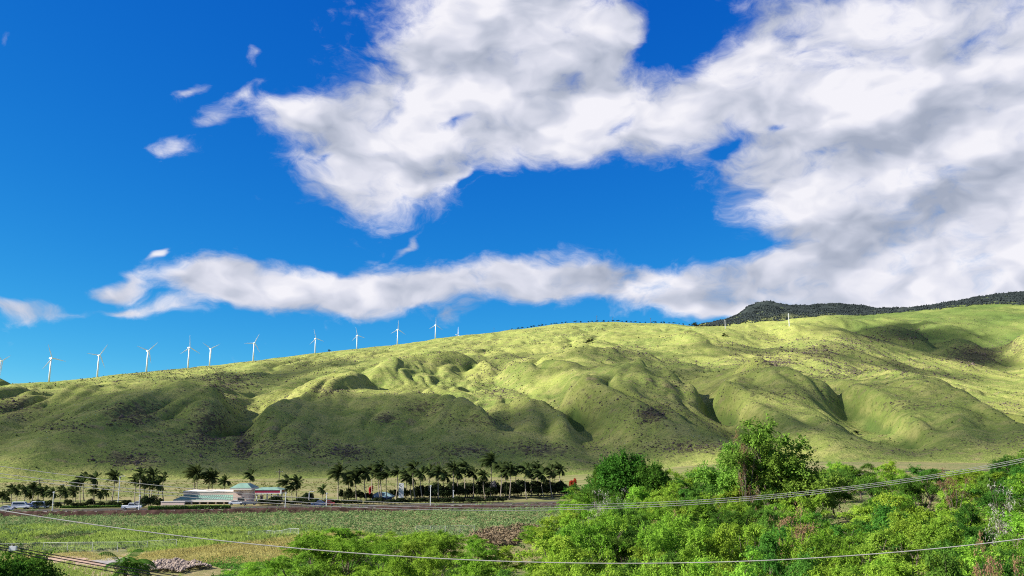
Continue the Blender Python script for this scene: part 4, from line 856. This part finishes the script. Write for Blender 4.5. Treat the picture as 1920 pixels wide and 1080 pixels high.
# tower sign: two short lines of brown raised lettering, too far off to read
sg = MB(); g = random.Random(4); cx = (x_t0 + x_t1) / 2 - .3
for ln, (zz, n, hh, wd) in enumerate(((bz_(922.8), 6, .42, .36), (bz_(926.5), 5, .34, .28))):
    for k in range(n):
        xx = cx + (k - n / 2) * wd; q = g.randrange(3); sg.box(xx, xx + wd * .28, BY - .88, BY - .795, zz - hh / 2, zz + hh / 2)
        if q != 1: sg.box(xx + wd * .28, xx + wd * .8, BY - .88, BY - .795, zz + hh * .28, zz + hh * .5)
        if q != 2: sg.box(xx + wd * .28, xx + wd * .8, BY - .88, BY - .795, zz - hh * .5, zz - hh * .28)
part(sg, 'sign_lettering', BROWN_M)
part(MB().box((x_t0 + x_t1) / 2 - 1.0, (x_t0 + x_t1) / 2 + 1.0, BY - .86, BY - .795, z0 - .1, z0 + 2.2), 'door', GLASS_M)
# fuel canopy
CY = 279.0; cx0, cx1 = bx_(471, CY), bx_(525, CY); zc0, zc1 = bz_(925.5, CY), bz_(919, CY)
fc = empty('fuel_canopy', ((cx0 + cx1) / 2, CY + 4, z0)); tag(fc, 'fuel station canopy with maroon band and teal roof beside the tower', 'canopy'); off2 = fc.location.copy()
def fpart(m, name, mat): m.v = [tuple(Vector(v) - off2) for v in m.v]; return m.obj(name, mat, fc)
fpart(MB().box(cx0, cx1, CY, CY + 8, zc0 + .22, zc1), 'fascia', MAROON_M); fpart(MB().box(cx0 - .06, cx1 + .06, CY - .06, CY + 8.06, zc0, zc0 + .22), 'trim', TRIM_M); fpart(MB().box(cx1 - .1, cx1 + .35, CY - .1, CY + .5, zc0 - .1, zc1 + .1), 'end_cap', TRIM_M)
m = MB(); hip(m, cx0 - .1, cx1 + .1, CY - .1, CY + 8.1, zc1, bz_(914.5, CY + 2), 2.0, 2.6); fpart(m, 'roof', TEAL_M)
for x in (cx0 + 1.2, (cx0 + cx1) / 2, cx1 - 1.2):
    for y in (CY + 1.5, CY + 6.5): fpart(MB().box(x - .18, x + .18, y - .18, y + .18, z0 - .3, zc0), 'column', TRIM_M)
for k, x in enumerate((cx0 + 2.4, cx1 - 2.6)):
    t = empty('fuel_pump', (x, CY + 3, gz(x, CY + 3))); tag(t, 'fuel pump under the canopy, %s' % ('next to the tower' if k == 0 else 'at the far end from the tower'), 'fuel pump', None)
    MB().box(-.45, .45, -.3, .3, 0, 1.75).obj('cabinet', TRIM_M, t); MB().box(-.36, .36, -.33, -.3, 1.0, 1.5).obj('screen', DARK_M, t); MB().box(-.5, .5, -.34, .34, 1.75, 2.05).obj('top_panel', MAROON_M, t); MB().tube([(.46, -.1, 1.3), (.62, -.2, .6), (.5, -.25, 1.0)], .025, 5).obj('hose', DARK_M, t)
# pink garden wall
a, b = bx_(302, 256), bx_(346, 256); wl = empty('garden_wall', (a, 256, gz(a, 256))); tag(wl, 'low pink stucco garden wall behind the green hedge', 'wall'); MB().box(0, b - a, 0, .3, -.3, 1.75).obj('panel', PINK_M, wl); MB().box(-.08, b - a + .08, -.08, .38, 1.75, 1.9).obj('coping', CREAM_M, wl)
# blue-roofed pavilion
PYY = 290.0; pa, pb = bx_(692, PYY), bx_(736, PYY); zb = gz((pa + pb) / 2, PYY); pvn = empty('pavilion', ((pa + pb) / 2, PYY + 2.5, zb)); tag(pvn, 'small open pavilion with pale blue-green hipped roof among palms', 'pavilion'); hw = (pb - pa) / 2
ze, zt_ = bz_(931, PYY, 714) - zb, bz_(922.5, PYY + 2.5, 714) - zb
m = MB(); hip(m, -hw, hw, -2.6, 2.6, ze, zt_, hw * .62, 2.2); m.obj('roof', plain('blue_green_roof', (.13, .21, .23), .6, .12, .6), pvn); MB().box(-hw - .04, hw + .04, -2.64, 2.64, ze - .32, ze - .004).obj('fascia', plain('blue_fascia', (.05, .10, .24), .6), pvn)
for x in (-hw + .4, -hw * .33, hw * .33, hw - .4):
    for y in (-2.3, 2.3): MB().box(x - .1, x + .1, y - .1, y + .1, -.3, ze - .33).obj('post', WOODP_M, pvn)
MB().box(-hw + .6, hw - .6, -1.2, 1.6, 0, 1.0).obj('counter', plain('blue_counter', (.06, .10, .22), .6), pvn)
# white pylon sign with dark marks
sy = 288.0; sp = PY(752, 934, sy); zb = gz(sp.x, sy); hgt = bz_(906, sy, 752) - zb; sgn = empty('pylon_sign', (sp.x, sy, zb)); tag(sgn, 'tall white pylon sign with dark slanted marks among palms', 'sign')
MB().box(-.82, .82, -.2, .2, .9, hgt).obj('panel', TRIM_M, sgn)
for x in (-.6, .6): MB().box(x - .1, x + .1, -.1, .1, -.3, .9).obj('leg', POLE_W, sgn)
mk = MB()
for k, (u, v, sl, w) in enumerate([(-.3, .9, .5, .9), (.2, .8, .5, .7), (-.2, .66, -.3, .8), (.3, .56, .4, .6), (-.3, .45, .3, .8), (.15, .35, -.4, .8), (-.2, .25, .4, .6)]):
    zc = .9 + (hgt - .9) * v; mk.raw([(u - w / 2, -.212, zc - sl * w / 2 - .06), (u + w / 2 - .1, -.212, zc + sl * w / 2 - .06), (u + w / 2 - .1, -.212, zc + sl * w / 2 + .08), (u - w / 2, -.212, zc - sl * w / 2 + .08)], [(0, 1, 2, 3)])
mk.obj('lettering', plain('grey_lettering', (.12, .12, .16), .7), sgn)
# lamp posts and poles along the road
def lamp(px, top, dy, label, mat=POLE_W, arm=True):
    a = pdir(px, 945)[0]; y = (WALL_Y0 + dy) / (1 - WALL_K * math.tan(a)); x = y * math.tan(a); z = gz(x, y); h = PY(px, top, y).z - z
    t = empty('lamp_post', (x, y, z)); tag(t, label, 'lamp post'); MB().tube([(0, 0, -.3), (0, 0, h)], [.13, .09], 7).obj('pole', mat, t)
    if arm: MB().tube([(0, 0, h - .1), (.35, 0, h + .05), (1.1, 0, h + .08)], .05, 5).obj('arm', mat, t); MB().box(.8, 1.5, -.13, .13, h + .0, h + .14).obj('lamp_head', mat, t)
    else: MB().box(-.22, .22, -.22, .22, h - .05, h + .3).obj('lamp_head', mat, t)
lamp(99, 924, 2.2, 'pale lamp post at the bank edge in front of the open palm row', arm=False); lamp(221, 893, 15, 'slim grey lamp post left of the white pickup'); lamp(261, 930, 2, 'short pale post at the bank right of the white pickup', arm=False); lamp(535, 926, 2.2, 'pale lamp post at the bank right of the fuel canopy', arm=False)
lamp(579, 922, 14, 'slim lamp post between fuel canopy and pavilion'); lamp(612, 926, 2.4, 'pale post at the bank beside the red car', arm=False); lamp(807, 912, 2.2, 'tall pale lamp post at the bank right of the white sign', arm=False); lamp(850, 921, 14, 'slim grey post in front of the dark shrub belt', arm=False)
def upole(px, top, dy, label):
    a = pdir(px, 945)[0]; y = (WALL_Y0 + dy) / (1 - WALL_K * math.tan(a)); x = y * math.tan(a); z = gz(x, y); h = PY(px, top, y).z - z; t = empty('utility_pole', (x, y, z)); tag(t, label, 'utility pole')
    MB().tube([(0, 0, -.5), (0, 0, h)], [.19, .12], 7).obj('pole', POLE_D, t); MB().box(-1.2, 1.2, -.07, .07, h - .8, h - .6).obj('crossarm', POLE_D, t)
    for k in (-1.05, -.4, .4, 1.05): MB().tube([(k, 0, h - .6), (k, 0, h - .38)], .05, 5).obj('insulator', POLE_W, t)
upole(521, 881, 40, 'dark timber utility pole behind the fuel canopy'); upole(70, 897, 60, 'dark timber utility pole behind the open palm row')

# ------------------------------------------------------------------ vehicles
TYRE_M = plain('tyre_rubber', (.02, .02, .02), .9); RIM_M = plain('wheel_rim', (.4, .4, .42), .35, .05, 3, metal=.6); LAMP_M = plain('headlight', (.7, .7, .65), .2); TAIL_M = plain('tail_light', (.35, .02, .02), .3)
def body_mesh(name, prof, w, mat, inset=.12):
    """side outline swept across the width, tucked in towards the top"""
    n = len(prof); zs = [p[1] for p in prof]; zm = max(zs); V = []
    for s in (-1, 1):
        for x, z in prof: V.append((x, s * (w / 2 - inset * max(0, (z - .75)) / max(.1, zm - .75)), z))
    f = [tuple(range(n))[::-1], tuple(range(n, 2 * n))] + [(k, (k + 1) % n, n + (k + 1) % n, n + k) for k in range(n)]
    return MB().raw(V, f).mesh(name, mat)
tyre_me = MB().tube([(0, -.11, 0), (0, .11, 0)], .33, 14).mesh('tyre', TYRE_M); rim_me = MB().tube([(0, -.118, 0), (0, .118, 0)], .19, 10).mesh('rim', RIM_M)
def car(px, dy, paint, kind, label, rz=0):
    a = pdir(px, 950)[0]; y = (WALL_Y0 + dy) / (1 - WALL_K * math.tan(a)); x = y * math.tan(a); z = gz(x, y) + .05; t = empty(kind, (x, y, z), math.atan(WALL_K) + rz); tag(t, label, {'pickup_truck': 'pickup', 'van': 'van'}.get(kind, 'car'))
    pm = plain('car_paint_' + paint[0], paint[1], .3, .04, 1, spec=.5)
    lower = {'car': [(-2.2, .35), (2.2, .35), (2.25, .62), (2.1, .78), (1.0, .92), (-1.7, .95), (-2.2, .9), (-2.25, .6)], 'pickup_truck': [(-2.6, .4), (2.6, .4), (2.65, .7), (2.5, .95), (1.3, 1.08), (-2.6, 1.1), (-2.65, .7)], 'van': [(-2.4, .35), (2.4, .35), (2.45, .7), (2.3, .95), (1.6, 1.1), (-2.4, 1.1)]}[kind]
    cab = {'car': [(1.0, .90), (.25, 1.42), (-.95, 1.45), (-1.75, .93)], 'pickup_truck': [(1.3, 1.06), (.55, 1.75), (-.7, 1.78), (-.95, 1.08)], 'van': [(1.6, 1.08), (.9, 1.95), (-2.3, 1.98), (-2.4, 1.08)]}[kind]; w = 1.8
    add('body', body_mesh('body', lower, w, pm), t); add('cabin', body_mesh('cabin', cab, w - .08, pm, .2), t)
    cx = sum(p[0] for p in cab) / 4; cz = sum(p[1] for p in cab) / 4; g_ = [(cx + (p[0] - cx) * .86, cz + .02 + (p[1] - cz) * .62) for p in cab]
    for s in (-1, 1): add('side_window', MB().raw([(px_, s * (w / 2 - .04 - .2 * max(0, (pz - .75)) / (max(q[1] for q in cab) - .75) + .012), pz) for px_, pz in g_], [(0, 1, 2, 3)]).mesh('side_window', GLASS_M), t)
    p0, p1 = cab[0], cab[1]; add('windscreen', MB().raw([(p0[0] + (p1[0] - p0[0]) * u + .02, s * (.72 - .1 * u), p0[1] + (p1[1] - p0[1]) * u + .02) for u, s in ((.12, -1), (.12, 1), (.9, 1), (.9, -1))], [(0, 1, 2, 3)]).mesh('windscreen', GLASS_M), t)
    L = lower[1][0]
    for sx in (-.64, .64):
        for sy_ in (-1, 1): wv = add('wheel', tyre_me, t, (sx * L, sy_ * .82, .33)); add('rim', rim_me, wv)
    for s in (-1, 1):
        add('headlight', MB().box(L - .02, L + .06, s * .62 - .16, s * .62 + .16, .6, .74).mesh('headlight', LAMP_M), t); add('tail_light', MB().box(-L - .06, -L + .03, s * .66 - .1, s * .66 + .1, .66, .82).mesh('tail_light', TAIL_M), t)
WH, BL, RD, GY, SV = ('white', (.72, .73, .74)), ('blue', (.12, .17, .30)), ('red', (.36, .04, .03)), ('grey', (.16, .17, .19)), ('silver', (.45, .46, .48))
car(247, 5, WH, 'pickup_truck', 'white pickup on the road left of the pink store'); car(8, 4.6, SV, 'car', 'silver car at the road end under the loose cable', 3.14); car(40, 13, WH, 'van', 'long white van parked before the open palm row'); car(58, 14, BL, 'car', 'dark blue car parked beside the long white van'); car(76, 14.5, WH, 'van', 'shorter white van parked right of the dark blue car')
car(262, 19, SV, 'car', 'silver car half hidden behind the white pickup'); car(597, 8.6, BL, 'car', 'blue car on the road right of the fuel canopy', 3.14); car(613, 9, RD, 'car', 'red car driving behind the blue car', 3.14); car(500, 18, WH, 'car', 'white car at the pumps in front of the fuel canopy'); car(468, 15, GY, 'car', 'grey car parked at the foot of the sign tower'); car(443, 17, WH, 'car', 'white car parked before the store porch')

# ------------------------------------------------------------------ overhead cables between poles outside the picture
CABLE_M = plain('pale_cable', (.42, .40, .36), .6, .1, 2); BLACK_M = plain('black_cable', (.02, .02, .02), .6, .1, 2)
def cable(keys, A, B, rad, label, group=None, mat=CABLE_M, ends=None):
    """hangs as a parabola in the vertical plane over the line A-B, through three photo pixels"""
    ax, ay = A; bx, by = B; ts, zs = [], []
    for px, row in keys:
        a, e = pdir(px, row); s, c = math.sin(a), math.cos(a); den = s * (by - ay) - c * (bx - ax)
        r = (ax * (by - ay) - ay * (bx - ax)) / den; x, y = r * s, r * c; ts.append(((x - ax) * (bx - ax) + (y - ay) * (by - ay)) / ((bx - ax) ** 2 + (by - ay) ** 2)); zs.append(CAM_Z + e * r)
    co = np.polyfit(ts, zs, 2); pts = [(ax + (bx - ax) * t, ay + (by - ay) * t, float(np.polyval(co, t))) for t in np.linspace(0, 1, 70)]
    o = MB().tube(pts, rad, 6).obj('overhead_cable', mat); tag(o, label, 'cable', group); return pts
A1, B1 = PY(-260, 900, 52), PY(2180, 850, 74)
e1 = [cable(k, (A1.x, A1.y + d), (B1.x, B1.y + d), .019, lab) for k, d, lab in (([(0, 874), (620, 936.5), (1920, 859)], .5, 'topmost of the three pale cables sagging across the palms'), ([(0, 888), (620, 944.5), (1920, 862)], 0, 'middle one of the three pale cables sagging across the palms'), ([(0, 895), (620, 949.5), (1920, 866)], -.5, 'lowest of the three pale cables sagging across the palms'))]
A2, B2 = PY(-260, 930, 34), PY(2180, 980, 40)
e2 = cable([(20, 960), (850, 1048.5), (1920, 1010)], (A2.x, A2.y), (B2.x, B2.y), .021, 'single thick pale cable hanging low across the green thicket')
A3, B3 = PY(-260, 985, 30), PY(470, 1130, 34)
e3 = [cable(k, (A3.x, A3.y + d), (B3.x, B3.y + d), .017, lab, None, BLACK_M) for k, d, lab in (([(0, 1021), (200, 1058), (470, 1100)], 0, 'upper black cable slanting over the pink dirt path'), ([(0, 1026), (200, 1063), (470, 1105)], .2, 'middle black cable slanting over the pink dirt path'), ([(0, 1030), (190, 1068), (470, 1112)], -.2, 'lower black cable slanting over the pink dirt path'))]
def bigpole(x, y, tops, label, over=.8):
    z = gz(x, y); h = max(tops) - z + over; t = empty('utility_pole', (x, y, z)); tag(t, label, 'utility pole'); MB().tube([(0, .0, -1), (0, 0, h)], [.2, .14], 9).obj('pole', POLE_D, t)
    for q in tops: MB().box(-.1, .1, -.8, .8, q - z - .16, q - z - .05).obj('crossarm', POLE_D, t)
bigpole(A1.x - .1, A1.y, [e1[0][0][2], e1[2][0][2]], 'timber pole carrying the three pale cables at their left end'); bigpole(B1.x + .1, B1.y, [e1[0][-1][2], e1[2][-1][2]], 'timber pole carrying the three pale cables at their right end')
bigpole(A2.x - .1, A2.y, [e2[0][2]], 'timber pole holding the left end of the thick single cable'); bigpole(B2.x + .1, B2.y, [e2[-1][2]], 'timber pole holding the right end of the thick single cable'); bigpole(A3.x - .1, A3.y, [e3[0][0][2], e3[2][0][2]], 'timber pole holding the upper end of the black cables'); bigpole(B3.x + .1, B3.y, [e3[2][-1][2], e3[0][-1][2]], 'timber pole holding the lower end of the black cables', .1)
def fitting(p, label, s):
    t = empty('cable_splice_box', p); tag(t, label, 'splice box'); MB().box(-s, s, -s * .5, s * .5, -s * .9, s * .3).obj('case', POLE_W, t); MB().tube([(0, 0, s * .3), (0, 0, s * .75)], s * .3, 6).obj('clamp', POLE_D, t)
def at_px(pts, px): return min(pts, key=lambda p: abs(project(*p)[0] - px))
fitting(at_px(e1[1], 9), 'small grey splice box clamped on the middle pale cable', .16); fitting(at_px(e3[0], 23), 'small grey splice box clamped on the upper black cable', .12)
# ------------------------------------------------------------------ the green thicket of feathery-leaved trees
TM = [leafmat('bright_feathery_leaves', (.14, .30, .028), (.22, .40, .045), (.07, .16, .02), trans=.45, scale=.28), leafmat('yellow_green_leaves', (.17, .33, .032), (.25, .41, .05), (.09, .18, .02), trans=.45, scale=.28), leafmat('deep_green_leaves', (.05, .15, .022), (.085, .21, .03), (.03, .085, .015), trans=.4, scale=.3)]
TB_M = plain('grey_brown_bark', (.12, .095, .075), .95, .3, 3, bump=.4)
def spray_leaves(cent, rad, n, leaf, wd, seed, twigs=26):
    """feathery sprays: thin twigs arch out of every clump and carry leaflets on both sides"""
    g = np.random.default_rng(seed); m = len(cent); T = m * twigs; ci = np.repeat(np.arange(m), twigs)
    d = g.normal(0, 1, (T, 3)); d[:, 2] = np.abs(d[:, 2]) * .75 + .12; d /= np.linalg.norm(d, axis=1)[:, None]
    L = g.uniform(.6, 1.55, T)[:, None] * rad[ci]; dens = g.uniform(.35, 1.6, T) * rad[ci, 0] ** 2; k = g.choice(T, n, p=dens / dens.sum())
    t = g.uniform(.12, 1.05, n)[:, None]; p = cent[ci[k]] + d[k] * L[k] * t; p[:, 2] -= .42 * rad[ci[k], 0] * t[:, 0] ** 2.2
    p += g.normal(0, .05, (n, 3)) * rad[ci[k], :1] * 1.6
    tan = d[k] * L[k]; tan[:, 2] -= .84 * rad[ci[k], 0] * t[:, 0] ** 1.2; tan /= np.linalg.norm(tan, axis=1)[:, None]
    side = np.cross(tan, (0, 0, 1)); side /= np.linalg.norm(side, axis=1)[:, None] + 1e-6; sg = np.where(g.uniform(0, 1, n) < .5, -1, 1)[:, None]
    ld = tan * .7 + side * sg * g.uniform(.4, 1.1, (n, 1)) + g.normal(0, .22, (n, 3)); ld[:, 2] -= .12; ld /= np.linalg.norm(ld, axis=1)[:, None]
    nr_ = np.cross(side, tan); nr_ = np.where(nr_[:, 2:] < 0, -nr_, nr_) + g.normal(0, .45, (n, 3)); s = np.cross(ld, nr_); s /= np.linalg.norm(s, axis=1)[:, None] + 1e-6
    ll = g.uniform(*leaf, n)[:, None]; w = ll * wd * .5; V = np.stack([p, p + ld * ll * .5 + s * w, p + ld * ll, p + ld * ll * .5 - s * w], 1)
    return V.reshape(-1, 3), np.arange(4 * n).reshape(-1, 4)
def tree_var(seed, mat, n, R=5.0, H=8.0, base=2.2, nc=30, leaf=(.16, .36), flat=.5, airy=0, wd=.42, dome=False):
    """short trunk forking into spreading limbs, each limb ending in flat sprays of leaves"""
    g = np.random.default_rng(seed); cent, rad, tb = [], [], MB()
    fork = Vector((g.normal(0, .2), g.normal(0, .2), base * .7)); tb.tube([(0, 0, -.5), (fork.x * .4, fork.y * .4, base * .3), tuple(fork)], [.26, .2, .16], 7)
    nl = 7
    for i in range(nl):
        th = 6.283 * i / nl + g.uniform(-.4, .4); rr = R * (g.uniform(.5, .75) if dome else g.uniform(.3, .95)); top = H * (g.uniform(.5, .8) if dome else g.uniform(.42, .97)); e = Vector((rr * math.cos(th), rr * math.sin(th), top)); mid = fork.lerp(e, .5) + Vector((0, 0, g.uniform(.1, .8)))
        tb.tube([tuple(fork), tuple(mid), tuple(e)], [.11, .075, .03], 5)
        for j in range(nc // nl):
            q = e + Vector((g.normal(0, R * .22), g.normal(0, R * .22), g.normal(0, H * .08))); d = math.hypot(q.x, q.y) / R
            q.z = min(max(q.z, H * .3), H * (1 - .4 * d * d) if dome else 1e9); cent.append(tuple(q)); s = R * g.uniform(.12, .30); rad.append((s, s, s * flat * g.uniform(.8, 1.3)))
            if j < 2: tb.tube([tuple(mid), tuple(mid.lerp(q, .6) + Vector((0, 0, .1))), tuple(q)], [.05, .03, .012], 4)
    for j in range(nc // 6):
        th = g.uniform(0, 6.28); d = R * .45 * math.sqrt(g.uniform(0, 1)); s = R * g.uniform(.18, .28); cent.append((d * math.cos(th), d * math.sin(th), H * g.uniform(.6, .95))); rad.append((s, s, s * flat))
    V, Fc = spray_leaves(np.array(cent), np.array(rad) * (1.25 if dome else 1), n, leaf, wd, seed + 50)
    return tb.mesh('trunk', TB_M), mesh_np('crown', V, Fc, mat)
KV = [[tree_var(700 + 10 * m_ + k, TM[m_], 17000, nc=(28, 35, 42, 35)[k], flat=(.6, .8, .55, .7)[k]) for k in range(4)] for m_ in range(3)]
TOPROW = [(380, 1090), (440, 1062), (500, 1040), (530, 1012), (600, 1003), (630, 985), (655, 972), (690, 984), (720, 1003), (900, 1005), (960, 1012), (1000, 985), (1035, 958), (1055, 912), (1100, 892), (1130, 872), (1170, 862), (1240, 882), (1300, 884), (1350, 866), (1400, 850), (1440, 842), (1500, 852), (1550, 872), (1620, 868), (1700, 862), (1745, 862), (1780, 886), (1840, 884), (1880, 862), (1920, 858), (2150, 850)]
def plant(t, var): add('trunk', var[0], t); add('crown', var[1], t)
LABT = ['bright green feathery-leaved tree in the dense thicket', 'yellow-green feathery-leaved tree in the dense thicket', 'deep green leafy tree in the dense thicket']
def where(px, row, r):
    if px < 700: return 'beside the golden grass mound' if row < 1035 else 'next to the green ground cover'
    if px < 1030: return 'below the dead brown brush' if row < 1020 else 'under the low middle of the thick cable'
    if row < 915: return 'on the back edge near the tall round dark tree' if px < 1320 else 'round the foot of the airy trees' if px < 1560 else 'on the back edge by the far road'
    if row < 960: return 'where the three cables cross the dark tree' if px < 1320 else 'just under the three cables' if px < 1620 else 'round the bare grey tree'
    return 'between the brown tree and the thick cable' if px < 1400 else 'round the rust-brown dead tree' if px < 1680 else 'along the rising end of the thick cable'
placed = []; g = random.Random(11); tries = 0; count = 0
def clear(px, row):  # the patch of dead brush and soil, and the dirt field, stay open
    return 905 < px < 1012 and 975 < row < 1030
while tries < 9000 and count < 292:
    tries += 1; px = g.uniform(385, 2080); a = pdir(px, 950)[0]; r = math.exp(g.uniform(math.log(62), math.log(262)))
    x, y = r * math.sin(a), r * math.cos(a)
    if y > wall_y(x) - 8 and x < 60: continue
    R = g.uniform(3.0, 5.4) * (.8 if r < 100 else 1.0) * (1 + .25 * sstep(120, 250, r)); 
    if any((x - q[0]) ** 2 + (y - q[1]) ** 2 < (.47 * (R + q[2])) ** 2 for q in placed): continue
    half = R * F / r * .75; tr = max(ip(px + d * half, TOPROW) for d in (-.8, -.4, 0, .4, .8)); z = gz(x, y)
    lim = PY(px, tr, y).z - z; want = g.uniform(5.5, 9.5) * (1.15 if px > 1040 else .85)
    H = min(want, lim)
    if H < (2.2 if px < 1040 else 3.5): continue
    if H < 4.2: R = min(R, 2.0 + H * .4)
    if clear(*project(x, y, z + H * .8)): continue
    placed.append((x, y, R)); m_ = g.choices((0, 1, 2), (5, 4, 3) if px > 1000 else (7, 3, 1))[0]
    t = empty('thicket_tree', (x, y, z), g.uniform(0, 6.28)); s = R / 5; t.scale = (s, s, H / 8); pw, rw_ = project(x, y, z + H * .8); lab = ('tall ' if H > 8.2 else 'low ' if H < 4.5 else '') + LABT[m_].split(' in ')[0] + ' ' + where(pw, rw_, r); tag(t, lab, 'tree', 'thicket trees: ' + lab); plant(t, KV[m_][g.randrange(4)]); count += 1
UG_M = leafmat('undergrowth_leaves', (.06, .13, .022), (.11, .20, .035), (.15, .19, .05), trans=.35, scale=.3)
scrub('thicket_undergrowth', 6500, [(1000, 1000), (1100, 930), (1300, 905), (1600, 890), (1900, 885), (2100, 890), (2100, 1090), (700, 1090), (900, 1040)], (.4, 1.3), UG_M, 131, 'leafy undergrowth filling the gaps below the thicket trees', (.2, .45), 10)
# single trees that stand out
DT = tree_var(801, leafmat('glossy_dark_leaves', (.035, .105, .014), (.06, .155, .02), (.025, .07, .01), trans=.35, scale=.4), 24000, R=5, H=8, nc=63, leaf=(.2, .4), flat=.95, wd=.65, dome=True)
AT = tree_var(802, leafmat('airy_tree_leaves', (.12, .24, .032), (.18, .32, .048), (.06, .13, .02), trans=.4, scale=.4), 23000, R=5, H=8, nc=56, leaf=(.2, .4), flat=.8, wd=.48)
BT = tree_var(803, leafmat('browned_leaves', (.20, .13, .07), (.26, .17, .09), (.10, .08, .04), trans=.2, scale=.5), 3600, R=5, H=8, nc=28, leaf=(.15, .3))
GT = tree_var(804, leafmat('grey_twig_tips', (.32, .29, .27), (.40, .37, .35), trans=.05, scale=.5), 1800, R=5, H=8, nc=35, leaf=(.2, .5), wd=.1)
def single(px, top, r, R, var, label, row=900, name='tree'):
    a = pdir(px, row)[0]; x, y = r * math.sin(a), r * math.cos(a); z = gz(x, y); H = PY(px, top, y).z - z; t = empty(name, (x, y, z), random.uniform(0, 6)); t.scale = (R / 5, R / 5, H / 8); tag(t, label, 'tree'); plant(t, var)
single(1172, 850, 200, 6.9, DT, 'tall round dark green tree rising at the thicket edge')
single(1128, 872, 205, 4.0, DT, 'smaller dark green tree left of the tall round one'); single(1222, 870, 196, 4.4, DT, 'low dark green tree right of the tall round one')
single(1440, 808, 172, 8.6, AT, 'tallest thin-crowned tree standing high above the thicket'); single(1386, 824, 176, 6.6, AT, 'open airy tree on the left of the tallest one'); single(1492, 842, 170, 7.4, AT, 'open airy tree on the right of the tallest one')
single(1398, 822, 166, 2.6, BT, 'brown withered tree in front of the airy trees'); single(1880, 896, 118, 2.6, GT, 'bare grey-white twiggy tree amid the green thicket'); single(1130, 912, 150, 3.0, GT, 'bare grey tree below the dark round tree')
single(1250, 970, 110, 1.9, BT, 'brown withered tree low in the thicket'); single(1480, 960, 104, 2.6, BT, 'rust-brown dead tree in the middle of the thicket'); single(1850, 1025, 72, 1.6, BT, 'rust-brown dead tree under the thick single cable'); single(1785, 888, 160, 2.6, BT, 'thin brown tree beside the bend of the far road')
single(1905, 850, 235, 5, AT, 'airy tree at the right end of the thicket skyline')
single(52, 1040, 92, 4.0, DT, 'dark glossy leafy tree beside the dirt path', 1070); single(8, 1052, 88, 3.0, DT, 'smaller glossy tree tucked beside the one by the path', 1070)
# near palm with its fronds one by one
NF_M = leafmat('near_palm_frond', (.045, .13, .02), (.075, .18, .028), (.03, .08, .015), trans=.4, scale=.8); pc = P(236, 1066, 84); gp = gz(pc.x, pc.y)
t = empty('near_palm', (pc.x, pc.y, gp)); tag(t, 'bushy green palm with upright feathered fronds beside the rubble heap', 'palm tree'); hh = pc.z - gp
MB().tube([(0, 0, -.3), (.1, 0, hh * .5), (0, 0, hh)], [.2, .16, .15], 8).obj('trunk', PTRUNK_M, t); gn = np.random.default_rng(77)
for k in range(24):
    v, f = frond_geo((0, 0, hh - .1), 6.283 * k * .382 + gn.uniform(-.2, .2), gn.uniform(-.1, 1.3), gn.uniform(2.3, 3.1), -.25, gn, 16, .035, .75); add('frond', mesh_np('frond', v, f, NF_M), t)
